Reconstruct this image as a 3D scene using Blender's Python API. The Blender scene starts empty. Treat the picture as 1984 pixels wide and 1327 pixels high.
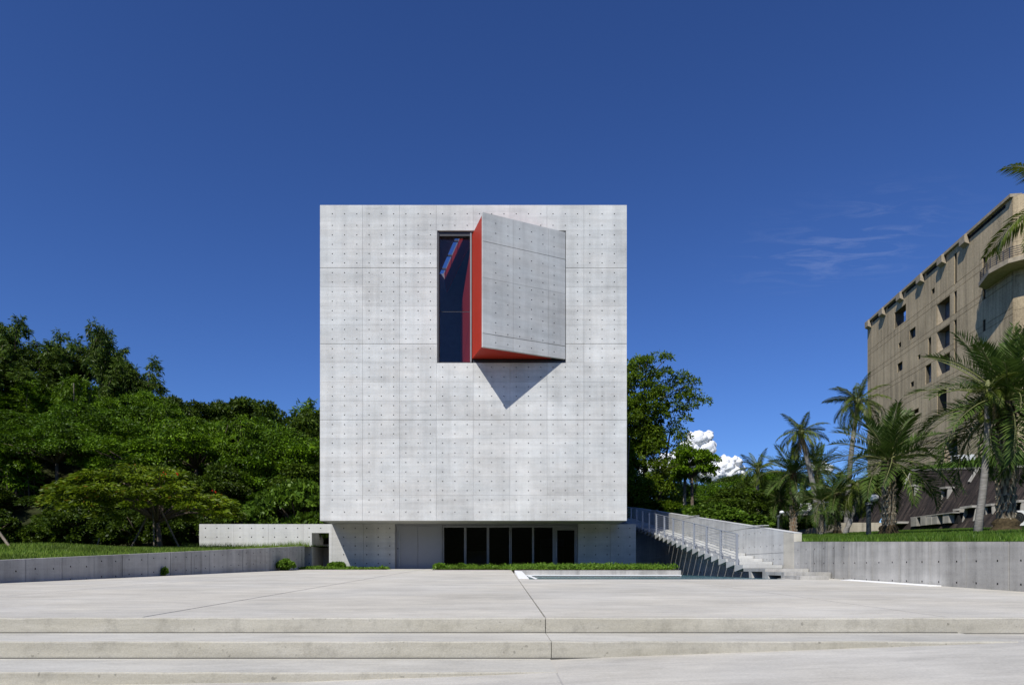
import bpy, math, random
import numpy as np
from mathutils import Vector, Matrix

# ------------------------------------------------------------------ camera, light, exposure
sc = bpy.context.scene
COL = sc.collection
FPX, CX, HY = 1323.0, 972.0, 1100.0          # 24 mm shift lens: focal length, principal point (photo pixels)
cam = bpy.data.cameras.new('camera')
cam_o = bpy.data.objects.new('camera', cam); COL.objects.link(cam_o)
cam.sensor_width = 36.0
cam.lens = 36.0 * FPX / 1984.0
cam.shift_x = (992 - CX) / 1984.0
cam.shift_y = (HY - 663.5) / 1984.0
cam.clip_start = 0.1; cam.clip_end = 20000
cam_o.location = (0, 0, 0); cam_o.rotation_euler = (math.pi / 2, 0, 0)
sc.camera = cam_o

SUN = Vector((1.08, 1.9, -2.45))             # direction the light travels
world = bpy.data.worlds.new('World'); sc.world = world; world.use_nodes = True
wn = world.node_tree; bg = wn.nodes['Background']
sky = wn.nodes.new('ShaderNodeTexSky'); sky.sky_type = 'NISHITA'; sky.sun_disc = False
sky.sun_elevation = math.radians(48.3); sky.sun_rotation = math.radians(209.6)
sky.altitude = 0; sky.air_density = 1.0; sky.dust_density = 0.3; sky.ozone_density = 4.0
pol = wn.nodes.new('ShaderNodeMix'); pol.data_type = 'RGBA'; pol.blend_type = 'MULTIPLY'; pol.inputs[0].default_value = 1.0   # polarised, very clear air: deeper blue
pol.inputs[7].default_value = (0.51, 0.67, 1.01, 1)
gm = wn.nodes.new('ShaderNodeGamma'); gm.inputs[1].default_value = 1.22
wn.links.new(sky.outputs[0], gm.inputs[0]); wn.links.new(gm.outputs[0], pol.inputs[6])
wn.links.new(pol.outputs[2], bg.inputs[0]); bg.inputs[1].default_value = 0.07
sun = bpy.data.lights.new('sun', 'SUN'); sun.energy = 4.4; sun.angle = math.radians(0.53); sun.color = (1.0, 0.965, 0.885)
sun_o = bpy.data.objects.new('sun', sun); COL.objects.link(sun_o)
sun_o.rotation_euler = SUN.to_track_quat('-Z', 'Y').to_euler(); sun_o.location = (-30, -50, 70)
vs = sc.view_settings
vs.view_transform = 'Standard'; vs.look = 'None'; vs.gamma = 1; vs.use_curve_mapping = False; vs.exposure = 0.15
sc.cycles.max_bounces = 8; sc.cycles.transparent_max_bounces = 16

# ------------------------------------------------------------------ helpers
def at(px, py, d):
    return Vector(((px - CX) / FPX * d, d, (HY - py) / FPX * d))

def link(o, parent=None):
    COL.objects.link(o)
    if parent is not None: o.parent = parent
    return o

def tag(o, label=None, cat=None, group=None, kind=None):
    if label: o['label'] = label
    if cat: o['category'] = cat
    if group: o['group'] = group
    if kind: o['kind'] = kind
    return o

def empty(name, loc=(0, 0, 0), rz=0.0):
    o = bpy.data.objects.new(name, None); link(o)
    o.location = loc; o.rotation_euler = (0, 0, rz); o.empty_display_size = 0.3
    return o

def mobj(name, me, mat=None, parent=None, loc=(0, 0, 0), rz=0.0):
    if mat is not None and len(me.materials) == 0: me.materials.append(mat)
    o = bpy.data.objects.new(name, me); link(o, parent)
    o.location = loc; o.rotation_euler = (0, 0, rz)
    return o

class MB:
    """collects shapes, links them as one mesh"""
    def __init__(s): s.v = []; s.f = []; s.m = []
    def poly(s, pts, mi=0):
        b = len(s.v); s.v += [tuple(p) for p in pts]; s.f.append(tuple(range(b, b + len(pts)))); s.m.append(mi); return s
    def hexa(s, p, mi=0, front_mi=None):
        b = len(s.v); s.v += [tuple(q) for q in p]
        for k, f in enumerate(((0, 3, 2, 1), (4, 5, 6, 7), (0, 1, 5, 4), (1, 2, 6, 5), (2, 3, 7, 6), (3, 0, 4, 7))):
            s.f.append(tuple(b + i for i in f)); s.m.append(front_mi if (k == 2 and front_mi is not None) else mi)
        return s
    def box(s, x0, y0, z0, x1, y1, z1, mi=0, front_mi=None):
        return s.hexa([(x0, y0, z0), (x1, y0, z0), (x1, y1, z0), (x0, y1, z0), (x0, y0, z1), (x1, y0, z1), (x1, y1, z1), (x0, y1, z1)], mi, front_mi)
    def prism(s, poly, z0, z1, mi=0):
        n = len(poly); b = len(s.v)
        s.v += [(p[0], p[1], z0) for p in poly] + [(p[0], p[1], z1) for p in poly]
        s.f.append(tuple(b + i for i in reversed(range(n)))); s.f.append(tuple(b + n + i for i in range(n))); s.m += [mi, mi]
        for i in range(n):
            j = (i + 1) % n; s.f.append((b + i, b + j, b + n + j, b + n + i)); s.m.append(mi)
        return s
    def tube(s, pts, rad, seg=8, cap=True, mi=0):
        pts = [Vector(p) for p in pts]; n = len(pts)
        if not hasattr(rad, '__len__'): rad = [rad] * n
        b = len(s.v)
        for i, p in enumerate(pts):
            t = (pts[min(i + 1, n - 1)] - pts[max(i - 1, 0)]).normalized()
            a = t.orthogonal() if abs(t.z) < 0.95 else t.cross(Vector((0, 1, 0)))
            if abs(t.z) < 0.95: a = t.cross(Vector((0, 0, 1)))
            a.normalize(); c = t.cross(a)
            for k in range(seg):
                an = 2 * math.pi * k / seg
                s.v.append(tuple(p + (a * math.cos(an) + c * math.sin(an)) * rad[i]))
        for i in range(n - 1):
            for k in range(seg):
                k2 = (k + 1) % seg
                s.f.append((b + i * seg + k, b + i * seg + k2, b + (i + 1) * seg + k2, b + (i + 1) * seg + k)); s.m.append(mi)
        if cap:
            s.f.append(tuple(b + k for k in reversed(range(seg)))); s.f.append(tuple(b + (n - 1) * seg + k for k in range(seg))); s.m += [mi, mi]
        return s
    def mesh(s, name, mats=(), smooth=False):
        me = bpy.data.meshes.new(name); me.from_pydata(s.v, [], s.f)
        for m in mats: me.materials.append(m)
        if any(s.m): me.polygons.foreach_set('material_index', s.m)
        if smooth: me.polygons.foreach_set('use_smooth', [True] * len(s.f))
        me.update(); return me
    def build(s, name, mats, parent=None, loc=(0, 0, 0), rz=0.0, smooth=False):
        if not isinstance(mats, (list, tuple)): mats = [mats]
        return mobj(name, s.mesh(name, mats, smooth), None, parent, loc, rz)

def np_mesh(name, V, F, mat=None, smooth=False):
    V = np.asarray(V, np.float32); F = np.asarray(F, np.int32); k = F.shape[1]
    me = bpy.data.meshes.new(name)
    me.vertices.add(len(V)); me.vertices.foreach_set('co', V.ravel())
    me.loops.add(F.size); me.loops.foreach_set('vertex_index', F.ravel())
    me.polygons.add(len(F)); me.polygons.foreach_set('loop_start', np.arange(0, F.size, k, dtype=np.int32))
    me.polygons.foreach_set('loop_total', np.full(len(F), k, np.int32))
    if smooth: me.polygons.foreach_set('use_smooth', np.ones(len(F), bool))
    if mat: me.materials.append(mat)
    me.update(calc_edges=True); return me

def copy_tree(o, parent=None):
    c = o.copy(); link(c)
    if parent is not None: c.parent = parent
    for ch in list(o.children): copy_tree(ch, c)
    return c

# ------------------------------------------------------------------ materials
class NT:
    def __init__(s, name):
        s.m = bpy.data.materials.new(name); s.m.use_nodes = True; s.t = s.m.node_tree
        s.b = s.t.nodes['Principled BSDF']; s.out = s.t.nodes['Material Output']
    def n(s, typ, **kw):
        n = s.t.nodes.new(typ)
        for k, v in kw.items():
            if k.startswith('i_'): n.inputs[k[2:].replace('_', ' ')].default_value = v
            else: setattr(n, k, v)
        return n
    def l(s, a, b): s.t.links.new(a, b)
    def pos(s): return s.n('ShaderNodeNewGeometry').outputs['Position']
    def obj(s): return s.n('ShaderNodeTexCoord').outputs['Object']
    def noise(s, vec, scale, detail=4.0, rough=0.55, stretch=None, off=(0, 0, 0), dist=0.0):
        mp = s.n('ShaderNodeMapping'); s.l(vec, mp.inputs[0]); mp.inputs['Location'].default_value = off
        if stretch: mp.inputs['Scale'].default_value = stretch
        no = s.n('ShaderNodeTexNoise'); s.l(mp.outputs[0], no.inputs['Vector'])
        no.inputs['Scale'].default_value = scale; no.inputs['Detail'].default_value = detail; no.inputs['Roughness'].default_value = rough
        no.inputs['Distortion'].default_value = dist
        return no.outputs['Fac']
    def math(s, op, a, b=0.0, clamp=False):
        m = s.n('ShaderNodeMath', operation=op, use_clamp=clamp)
        for i, x in enumerate((a, b)):
            if isinstance(x, (int, float)): m.inputs[i].default_value = x
            else: s.l(x, m.inputs[i])
        return m.outputs[0]
    def lin(s, fac, lo, hi, a, b):
        m = s.n('ShaderNodeMapRange'); s.l(fac, m.inputs[0])
        for i, x in enumerate((lo, hi, a, b)): m.inputs[i + 1].default_value = x
        return m.outputs[0]
    def mix(s, fac, a, b, mode='MIX'):
        m = s.n('ShaderNodeMix', data_type='RGBA', blend_type=mode)
        for i, x in ((0, fac), (6, a), (7, b)):
            if isinstance(x, (int, float)): m.inputs[i].default_value = x
            elif isinstance(x, tuple): m.inputs[i].default_value = (*x, 1)
            else: s.l(x, m.inputs[i])
        return m.outputs[2]
    def scale(s, col, fac):
        m = s.n('ShaderNodeVectorMath', operation='SCALE')
        if isinstance(col, tuple): m.inputs[0].default_value = col
        else: s.l(col, m.inputs[0])
        s.l(fac, m.inputs['Scale']); return m.outputs[0]
    def bump(s, h, strength, dist=0.02):
        b = s.n('ShaderNodeBump'); b.inputs['Strength'].default_value = strength; b.inputs['Distance'].default_value = dist
        s.l(h, b.inputs['Height']); s.l(b.outputs[0], s.b.inputs['Normal'])
    def base(s, col, rough=0.8, spec=0.3):
        if isinstance(col, tuple): s.b.inputs['Base Color'].default_value = (*col, 1)
        else: s.l(col, s.b.inputs['Base Color'])
        s.b.inputs['Roughness'].default_value = rough; s.b.inputs['Specular IOR Level'].default_value = spec
        return s.m

def plain(name, col, rough=0.6, spec=0.4, metal=0.0, var=0.08, sc_=3.0):
    t = NT(name); f = t.lin(t.noise(t.pos(), sc_, 5), 0.3, 0.7, 1 - var, 1 + var)
    t.b.inputs['Metallic'].default_value = metal
    return t.base(t.scale(col, f), rough, spec)

def concrete(name, col, cool=0.5, cloud=0.14, streak=0.10, board=0.08, panel=0.06, rough=0.85, fine=0.06, dark_top=0.0, grime=None):
    """board marked cast concrete: cloudy blotches, vertical runs, faint horizontal boards, each panel its own tone"""
    t = NT(name); P = t.pos()
    r = t.n('ShaderNodeObjectInfo').outputs['Random']
    f = t.lin(t.noise(P, 0.28, 6, 0.6), 0.3, 0.7, -cloud, cloud)
    f = t.math('ADD', f, t.lin(t.noise(P, 1.3, 5, 0.65, (1, 1, 1.6)), 0.3, 0.7, -cloud * .6, cloud * .6))
    f = t.math('ADD', f, t.lin(t.noise(P, 1.0, 5, 0.6, (2.6, 2.6, .16)), 0.35, 0.7, streak * .7, -streak))
    f = t.math('ADD', f, t.lin(t.noise(P, 1.0, 4, 0.6, (.25, .25, 5.5), (3, 8, 1)), 0.3, 0.7, -board, board))
    f = t.math('ADD', f, t.lin(t.noise(P, 38, 3, 0.6), 0.3, 0.7, -fine, fine))
    f = t.math('ADD', f, t.lin(r, 0, 1, -panel, panel))
    pits = t.lin(t.noise(P, 11, 2, 0.5, (1, 1, 1), (5, 2, 9)), 0.70, 0.76, 0, -0.22)
    f = t.math('ADD', f, pits)
    if grime:                                                     # long dark runs of weathering, denser in some places
        g = t.math('MULTIPLY', t.lin(t.noise(P, 1.0, 6, 0.7, (4.5, 4.5, .10), (1, 4, 2)), 0.47, 0.72, 0, 1), t.lin(t.noise(P, .5, 4, .6, None, (9, 9, 9)), .4, .62, 0.15, 1))
        f = t.math('ADD', f, t.math('MULTIPLY', g, -grime))
    f = t.math('ADD', f, 1.0)
    c2 = (col[0] * 0.975, col[1] * 1.0, col[2] * 1.02)
    tone = t.mix(t.lin(t.noise(P, 0.45, 5, 0.6, (1, 1, 2.2), (7, 1, 3)), 0.38, 0.62, 0, cool), col, c2)
    t.bump(t.noise(P, 14, 5, 0.6), 0.12, 0.02)
    return t.base(t.scale(tone, f), rough, 0.25)

def leafmat(name, c1, c2, tr=0.3, clump=0.35, extra=None, patch=0.6):
    t = NT(name)
    ri = t.n('ShaderNodeNewGeometry').outputs['Random Per Island']
    col = t.mix(ri, c1, c2)
    col = t.scale(col, t.lin(t.noise(t.pos(), patch, 3), 0.3, 0.7, 1 - clump, 1 + clump))
    if extra: col = t.mix(t.lin(ri, 1 - extra[1], 1 - extra[1] + .001, 0, 1), col, extra[0])
    t.base(col, 0.45, 0.16)
    tl = t.n('ShaderNodeBsdfTranslucent'); t.l(t.scale(col, t.lin(ri, 0, 1, 1.0, 1.35)), tl.inputs[0])
    mx = t.n('ShaderNodeMixShader'); mx.inputs[0].default_value = tr
    t.l(t.b.outputs[0], mx.inputs[1]); t.l(tl.outputs[0], mx.inputs[2]); t.l(mx.outputs[0], t.out.inputs[0])
    return t.m

def barkmat(name, c1, c2, sx=6.0, sz=14.0):
    t = NT(name); O = t.obj()
    n = t.noise(O, 1.0, 5, .65, (sx, sx, sz))
    t.bump(n, 0.5, 0.03)
    return t.base(t.mix(t.lin(n, .3, .7, 0, 1), c1, c2), .9, .15)

def glassmat(name, tint, refl_rough=0.0):
    t = NT(name)
    tr = t.n('ShaderNodeBsdfTransparent'); tr.inputs[0].default_value = (*tint, 1)
    gl = t.n('ShaderNodeBsdfGlossy'); gl.inputs['Roughness'].default_value = refl_rough; gl.inputs[0].default_value = (.95, .97, 1, 1)
    fr = t.n('ShaderNodeFresnel'); fr.inputs[0].default_value = 1.5
    ff = t.math('MULTIPLY', fr.outputs[0], t.math('SUBTRACT', 1.0, t.n('ShaderNodeNewGeometry').outputs['Backfacing']))   # both faces of a thin pane transmit
    mx = t.n('ShaderNodeMixShader'); t.l(ff, mx.inputs[0]); t.l(tr.outputs[0], mx.inputs[1]); t.l(gl.outputs[0], mx.inputs[2])
    t.l(mx.outputs[0], t.out.inputs[0]); t.t.nodes.remove(t.b)
    return t.m

M = {}
M['conc'] = concrete('fair_faced_concrete', (.56, .552, .525), cool=1.0, cloud=.14, streak=.10, board=.085, panel=.07)
M['conc_box'] = concrete('box_concrete', (.50, .495, .475), cool=1.0, cloud=.14)
M['conc_back'] = plain('joint_concrete', (.46, .46, .455), .9, .1)
M['conc_low'] = concrete('ground_floor_concrete', (.48, .475, .45), cool=.3, panel=.03)
M['conc_wing'] = concrete('wing_concrete', (.57, .565, .54), cool=.7, panel=.02, cloud=.08)
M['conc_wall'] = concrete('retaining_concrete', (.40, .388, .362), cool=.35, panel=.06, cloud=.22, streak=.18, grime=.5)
M['conc_stair'] = concrete('stair_concrete', (.49, .488, .47), cool=.4, panel=.03, cloud=.16, grime=.2)
M['plug'] = plain('tie_hole_plug', (.11, .11, .11), .95, .1, var=.5, sc_=1.7)
M['conc_beige'] = concrete('beige_concrete', (.50, .47, .40), cool=0, panel=.02)

def paving(name, col, warm=(1, 1, 1), sx=.35, sy=1.6):
    t = NT(name); P = t.pos()
    f = t.lin(t.noise(P, .5, 6, .65), .3, .7, -.11, .10)
    f = t.math('ADD', f, t.lin(t.noise(P, 1.0, 6, .7, (sx, sy, 1)), .3, .72, .10, -.16))
    f = t.math('ADD', f, t.lin(t.noise(P, 1.0, 4, .7, (1.2, 9, 1), (4, 4, 4)), .55, .75, 0, -.12))
    f = t.math('ADD', f, t.lin(t.noise(P, 45, 4, .7), -.0 + .3, .7, -.10, .10))
    f = t.math('ADD', f, t.lin(t.noise(P, 2.6, 6, .75, (.5, 1.3, 1), (1, 2, 3)), .35, .68, .07, -.12))
    f = t.math('ADD', f, t.lin(t.noise(P, 6, 2, .5, None, (2, 7, 0)), .72, .76, 0, -.10))
    f = t.math('ADD', f, 1.0)
    tone = t.mix(t.lin(t.noise(P, .35, 4, .6, None, (5, 5, 5)), .4, .6, 0, .8), col, (col[0] * .97, col[1] * .99, col[2] * 1.03))
    t.bump(t.noise(P, 30, 4, .7), .10, .01)
    return t.base(t.scale(tone, f), .85, .2)
M['plaza'] = paving('plaza_concrete', (.525, .493, .425))
M['tread'] = paving('tread_concrete', (.51, .485, .42))
M['lower'] = paving('lower_concrete', (.515, .485, .42))

def risermat():
    t = NT('riser_concrete'); P = t.pos()
    f = t.lin(t.noise(P, 1.0, 6, .7, (.8, 1, 7)), .3, .7, -.14, .12)
    f = t.math('ADD', f, t.lin(t.noise(P, 5, 5, .7, (1, 1, .7), (3, 1, 1)), .52, .72, .03, -.2))
    f = t.math('ADD', f, t.lin(t.noise(P, 60, 3, .6), .3, .7, -.08, .08))
    f = t.math('ADD', f, t.lin(t.noise(P, 16, 2, .5, None, (8, 8, 2)), .69, .74, 0, -.35))
    f = t.math('ADD', f, 1.0)
    tone = t.mix(t.lin(t.noise(P, 1.0, 4, .6, (.9, 1, 3)), .35, .65, 0, 1), (.385, .365, .305), (.43, .412, .36))
    t.bump(t.noise(P, 20, 5, .7), .3, .02)
    return t.base(t.scale(tone, f), .9, .15)
M['riser'] = risermat()
M['joint'] = plain('dark_joint', (.09, .088, .08), .95, .1)
M['red'] = plain('red_lining', (.40, .030, .014), .55, .25, var=.05, sc_=2)
M['dark_metal'] = plain('dark_frame_metal', (.035, .035, .04), .45, .4)
M['grey_metal'] = plain('grey_frame_metal', (.22, .225, .235), .45, .4)
M['grey_door'] = plain('grey_painted_door', (.26, .27, .29), .5, .35, var=.02)
M['steel'] = plain('galvanised_steel', (.42, .44, .47), .45, .5, metal=.55)
M['white'] = plain('white_coping', (.80, .80, .79), .6, .3, var=.03)
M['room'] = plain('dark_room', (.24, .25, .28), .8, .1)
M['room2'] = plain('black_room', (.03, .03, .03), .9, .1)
M['glass'] = glassmat('window_glass', (.80, .84, .91))
M['glass_low'] = glassmat('shop_glass', (.55, .57, .58))
M['soil'] = plain('soil', (.06, .045, .03), .95, .05, var=.3)
M['forest_floor'] = plain('forest_floor', (.03, .035, .014), .95, .05, var=.4)
M['ground'] = plain('far_ground', (.06, .075, .03), .95, .05, var=.3, sc_=.1)
M['lawn'] = plain('lawn_soil', (.05, .085, .018), .95, .05, var=.3)
M['blade'] = leafmat('grass_blades', (.085, .16, .016), (.20, .27, .045), .35, .45, patch=.7)
M['blade2'] = leafmat('grass_blades_right', (.055, .13, .013), (.135, .215, .03), .35, .42, patch=.7)
M['cover'] = leafmat('ground_cover_leaves', (.08, .17, .015), (.17, .28, .03), .35, .25, patch=2)
M['leaf_broad'] = leafmat('broad_leaves', (.024, .058, .003), (.112, .20, .007), .2, .45)
M['leaf_bright'] = leafmat('bright_leaves', (.034, .080, .003), (.145, .245, .008), .22, .45)
M['leaf_bamboo'] = leafmat('bamboo_leaves', (.028, .058, .006), (.10, .15, .015), .22, .35)
M['leaf_dark_shade'] = leafmat('dark_and_shade_leaves', (.024, .048, .004), (.075, .115, .008), .25, .35)  # dark foliage; also paints the shade along the hill foot
M['leaf_flame'] = leafmat('flame_tree_leaves', (.055, .095, .003), (.145, .195, .006), .25, .3, extra=((.18, .11, .012), .02))
M['flower'] = plain('red_blossom', (.6, .04, .015), .6, .2)
M['leaf_big'] = leafmat('shrub_leaves', (.045, .095, .006), (.115, .19, .018), .25, .3)
M['leaf_tall'] = leafmat('tall_tree_leaves', (.045, .088, .005), (.14, .205, .012), .28, .35)
M['frond'] = leafmat('date_palm_leaflets', (.038, .075, .012), (.100, .150, .032), .16, .25, patch=1.2)
M['frond_coco'] = leafmat('coconut_leaflets', (.055, .088, .010), (.13, .16, .025), .2, .3, patch=1.2)
M['frond_dry'] = leafmat('dry_leaflets', (.20, .15, .07), (.30, .24, .13), .15, .2)
M['bark'] = barkmat('bark', (.07, .05, .035), (.16, .13, .10))
M['bark_palm'] = barkmat('palm_bark', (.05, .038, .028), (.15, .12, .085), 10, 22)
M['bark_grey'] = barkmat('grey_palm_bark', (.13, .12, .105), (.30, .285, .26), 4, 30)
M['bark_orange'] = barkmat('fibrous_palm_bark', (.10, .05, .025), (.24, .13, .07), 10, 20)
M['bamboo_pole'] = barkmat('stake_wood', (.12, .095, .07), (.26, .22, .17))
M['leaf_base'] = barkmat('old_leaf_bases', (.16, .13, .095), (.34, .30, .23), 8, 8)
M['root'] = barkmat('root_mound', (.03, .022, .012), (.10, .075, .04), 14, 14)

def brownwall():
    t = NT('brown_aggregate'); P = t.pos()
    r = t.n('ShaderNodeObjectInfo').outputs['Random']
    f = t.lin(t.noise(P, 7, 5, .8), .3, .7, -.30, .26)
    f = t.math('ADD', f, t.lin(t.noise(P, .22, 6, .65), .3, .7, -.16, .14))
    f = t.math('ADD', f, t.lin(t.noise(P, 1, 5, .65, (1.8, 1.8, .10)), .45, .70, .04, -.34))
    f = t.math('ADD', f, t.lin(r, 0, 1, -.06, .06))
    f = t.math('ADD', f, 1.0)
    t.bump(t.noise(P, 12, 4, .7), .3, .03)
    return t.base(t.scale((.455, .362, .232), f), .9, .15)
M['brown'] = brownwall()
M['brown_joint'] = plain('brown_joint', (.10, .085, .06), .9, .1)
M['brown_trim'] = plain('brown_trim', (.34, .285, .21), .9, .15, var=.2)
def battered():
    t = NT('weathered_tile'); P = t.pos()
    # runs follow the slope of the wall: the coordinate along the wall (Y) carries the detail, the slope (X with Z) is stretched
    a = t.noise(P, 1.0, 7, .75, (.4, 3.6, .4))
    b = t.noise(P, 1.0, 6, .75, (1.3, 4.6, 1.3), (3, 3, 3))
    c = t.mix(t.lin(a, .45, .62, 0, 1), (.012, .011, .0105), (.060, .047, .039))
    c = t.mix(t.lin(b, .56, .70, 0, .95), c, (.15, .118, .090))
    c = t.mix(t.lin(t.noise(P, 5, 4, .7), .35, .65, 0, .5), c, (.04, .03, .028))
    br = t.n('ShaderNodeTexBrick'); 
    mp = t.n('ShaderNodeMapping'); mp.inputs['Rotation'].default_value = (math.radians(90), 0, math.radians(90)); t.l(P, mp.inputs[0]); t.l(mp.outputs[0], br.inputs['Vector'])
    br.inputs['Scale'].default_value = 1.0; br.inputs['Brick Width'].default_value = .22; br.inputs['Row Height'].default_value = .45; br.inputs['Mortar Size'].default_value = .02
    t.bump(br.outputs['Fac'], .6, -.03)
    return t.base(c, .85, .2)
M['batter'] = battered()
M['ledge'] = concrete('weathered_ledge', (.36, .34, .30), cool=0, cloud=.25, streak=.2, grime=.3)
M['low_wall'] = concrete('old_low_wall', (.36, .32, .25), cool=0, cloud=.2, streak=.25, grime=.45)
M['ac_white'] = plain('appliance_white', (.72, .72, .70), .5, .4, var=.04)
M['dark_void'] = plain('dark_opening', (.02, .02, .02), .9, .1)
M['blue_glass'] = plain('tower_pane', (.10, .13, .17), .08, .8, var=.2)
M['rail_dark'] = plain('dark_railing', (.03, .035, .05), .5, .4)
M['lamp_globe'] = plain('lamp_globe', (.75, .76, .78), .25, .5, var=.02)
M['lamp_pole'] = plain('lamp_pole_paint', (.05, .06, .06), .5, .4)
def watermat():
    t = NT('pool_water'); n = t.noise(t.pos(), 2.2, 4, .6, (1, .6, 1)); t.bump(n, .9, .06)
    return t.base((.05, .12, .14), .22, .15)
M['water'] = watermat()
def cloudmat():
    t = NT('cloud'); P = t.pos(); t.bump(t.noise(P, .03, 8, .65), .6, 14)
    return t.base((.78, .78, .78), 1.0, 0.0)
M['cloud'] = cloudmat()

# ------------------------------------------------------------------ panel meshes (cast panels with real tie holes and openings)
_pc = {}
def panel_mesh(w, h, holes=(), ops=(), hs=.047, t=.05, hd=.05, top=None, mat=None, name='concrete_panel', back=False, bot=None):
    key = (round(w, 3), round(h, 3), tuple(holes), tuple(ops), hs, t, top, bot, mat.name if mat else None, name)
    if key in _pc: return _pc[key]
    us = {0.0, w}; vs_ = {0.0, h}
    for (u, v) in holes: us |= {u - hs / 2, u + hs / 2}; vs_ |= {v - hs / 2, v + hs / 2}
    for (a, b, c, d) in ops: us |= {max(a, 0), min(c, w)}; vs_ |= {max(b, 0), min(d, h)}
    us = sorted(x for x in us if -1e-6 <= x <= w + 1e-6); vs_ = sorted(x for x in vs_ if -1e-6 <= x <= h + 1e-6)
    def dep(i, j):
        if i < 0 or j < 0 or i >= len(us) - 1 or j >= len(vs_) - 1: return None
        u = (us[i] + us[i + 1]) / 2; v = (vs_[j] + vs_[j + 1]) / 2
        for (a, b, c, d) in ops:
            if a < u < c and b < v < d: return None
        for (a, b) in holes:
            if abs(u - a) < hs / 2 and abs(v - b) < hs / 2: return hd
        return 0.0
    V = []; F = []; ix = {}; MI = []
    def vert(i, j, y):
        k = (i, j, y)
        if k not in ix:
            z = vs_[j]
            if top is not None and j == len(vs_) - 1: z = top[0] + (top[1] - top[0]) * us[i] / w
            if bot is not None and j == 0: z = bot[0] + (bot[1] - bot[0]) * us[i] / w
            ix[k] = len(V); V.append((us[i], y, z))
        return ix[k]
    for i in range(len(us) - 1):
        for j in range(len(vs_) - 1):
            d = dep(i, j)
            if d is None: continue
            F.append((vert(i, j, d), vert(i + 1, j, d), vert(i + 1, j + 1, d), vert(i, j + 1, d))); MI.append(1 if d > 0 else 0)
            for (ii, jj, a, b) in ((i - 1, j, (i, j + 1), (i, j)), (i + 1, j, (i + 1, j), (i + 1, j + 1)), (i, j - 1, (i, j), (i + 1, j)), (i, j + 1, (i + 1, j + 1), (i, j + 1))):
                e = dep(ii, jj)
                if e == d or (e is not None and e < d): continue
                y2 = t if e is None else e
                F.append((vert(*b, d), vert(*a, d), vert(*a, y2), vert(*b, y2))); MI.append(1 if e is not None else 0)
    me = bpy.data.meshes.new(name); me.from_pydata(V, [], F)
    if mat: me.materials.append(mat); me.materials.append(M['plug'])
    me.polygons.foreach_set('material_index', MI); me.update()
    _pc[key] = me
    return me

# ------------------------------------------------------------------ terrain functions
def wl(Y): return -12.3 + .14 * (Y - 16.8)                     # X of the left retaining wall's face
def wlt(Y): return .19 + .0517 * (Y - 16.8)                    # its top
def wrt(Y): return .493 + .0386 * (Y - 12.8)                   # top of the right retaining wall
def pz(Y): return -.663 + .0175 * Y                            # plaza
def zleft(X, Y):
    dx = wl(Y) - X
    w = min(1, max(0, (dx - .4) / 1.6))
    z = (1 - w) * wlt(min(Y, 36)) + w * min(wlt(min(Y, 36)), .96) - .03
    z += .30 * math.exp(-((X + 15.4) / 2.2) ** 2 - ((Y - 22.5) / 3.6) ** 2) * min(1, max(0, dx - .2) / 1.2)
    if Y > 37.8:
        f = min(1, max(.12, (-X - 10) / 28))
        z += f * min(16, .6 * (Y - 37.8))
    return z
def zright(X, Y):
    z = .493 + .0386 * (min(Y, 60) - 12.8) + .042 * (X - 9.7)
    return z

def sheet(name, f, xs, ys, mat, kind='structure', clipx=None):
    V = []; F = []; nx = len(xs)
    for y in ys:
        for x in xs:
            xx = clipx(x, y) if clipx else x
            V.append((xx, y, f(xx, y)))
    for j in range(len(ys) - 1):
        for i in range(nx - 1):
            a = j * nx + i; F.append((a, a + 1, a + nx + 1, a + nx))
    me = bpy.data.meshes.new(name); me.from_pydata(V, [], F); me.polygons.foreach_set('use_smooth', [True] * len(F)); me.update()
    return tag(mobj(name, me, mat), kind=kind)

lin = lambda a, b, n: [a + (b - a) * i / (n - 1) for i in range(n)]
g = MB(); g.poly([(-4000, -4000, -1.4), (4000, -4000, -1.4), (4000, 4000, -1.4), (-4000, 4000, -1.4)]); tag(g.build('ground', M['ground']), kind='structure')
sheet('left_lawn', zleft, lin(-60, 0, 61), lin(6, 38, 50), M['lawn'], clipx=lambda x, y: wl(y) - .1 + x)
sheet('hillside', lambda x, y: zleft(x, y) - .02, lin(-120, 6, 64), lin(36.2, 120, 43), M['forest_floor'])
sheet('right_lawn', zright, lin(9.8, 60, 60), lin(4, 50, 47), M['lawn'])
sheet('far_woodland_floor', lambda x, y: zright(x, y) - .05, lin(9.95, 140, 40), lin(49.9, 220, 40), M['forest_floor'])

sheet('added_rear_hill', lambda x, y: -1.3 + 15 * min(1, max(0, (-y - 22) / 22)) * (1 + .18 * math.sin(x * .31) + .12 * math.sin(x * .83 + y)), lin(-140, 140, 90), lin(-90, -20, 36), M['forest_floor'])  # unseen hill added behind the camera to darken the window reflections
# lower pavement: a sheet that climbs to the right
def zlow(x):
    if x > 4.85: return -.704
    if x > .45: return -.865 + .0366 * (x - .45)
    return -.857 - .0355 * min(.45 - x, 2.05) - .016 * max(0, .45 - x - 2.05)
V = []; F = []
xs = [-30, -12, -6, -1.6, .44, .46, 2, 3.4, 4.85, 7, 12, 30]
for y in (-6, 3, 6.0, 7.30):
    V += [(x, y, zlow(x)) for x in xs]
n = len(xs)
for j in range(3):
    for i in range(n - 1): F.append((j * n + i, j * n + i + 1, (j + 1) * n + i + 1, (j + 1) * n + i))
me = bpy.data.meshes.new('lower_pavement'); me.from_pydata(V, [], F); me.update()
tag(mobj('lower_pavement', me, M['lower']), kind='structure')

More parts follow.
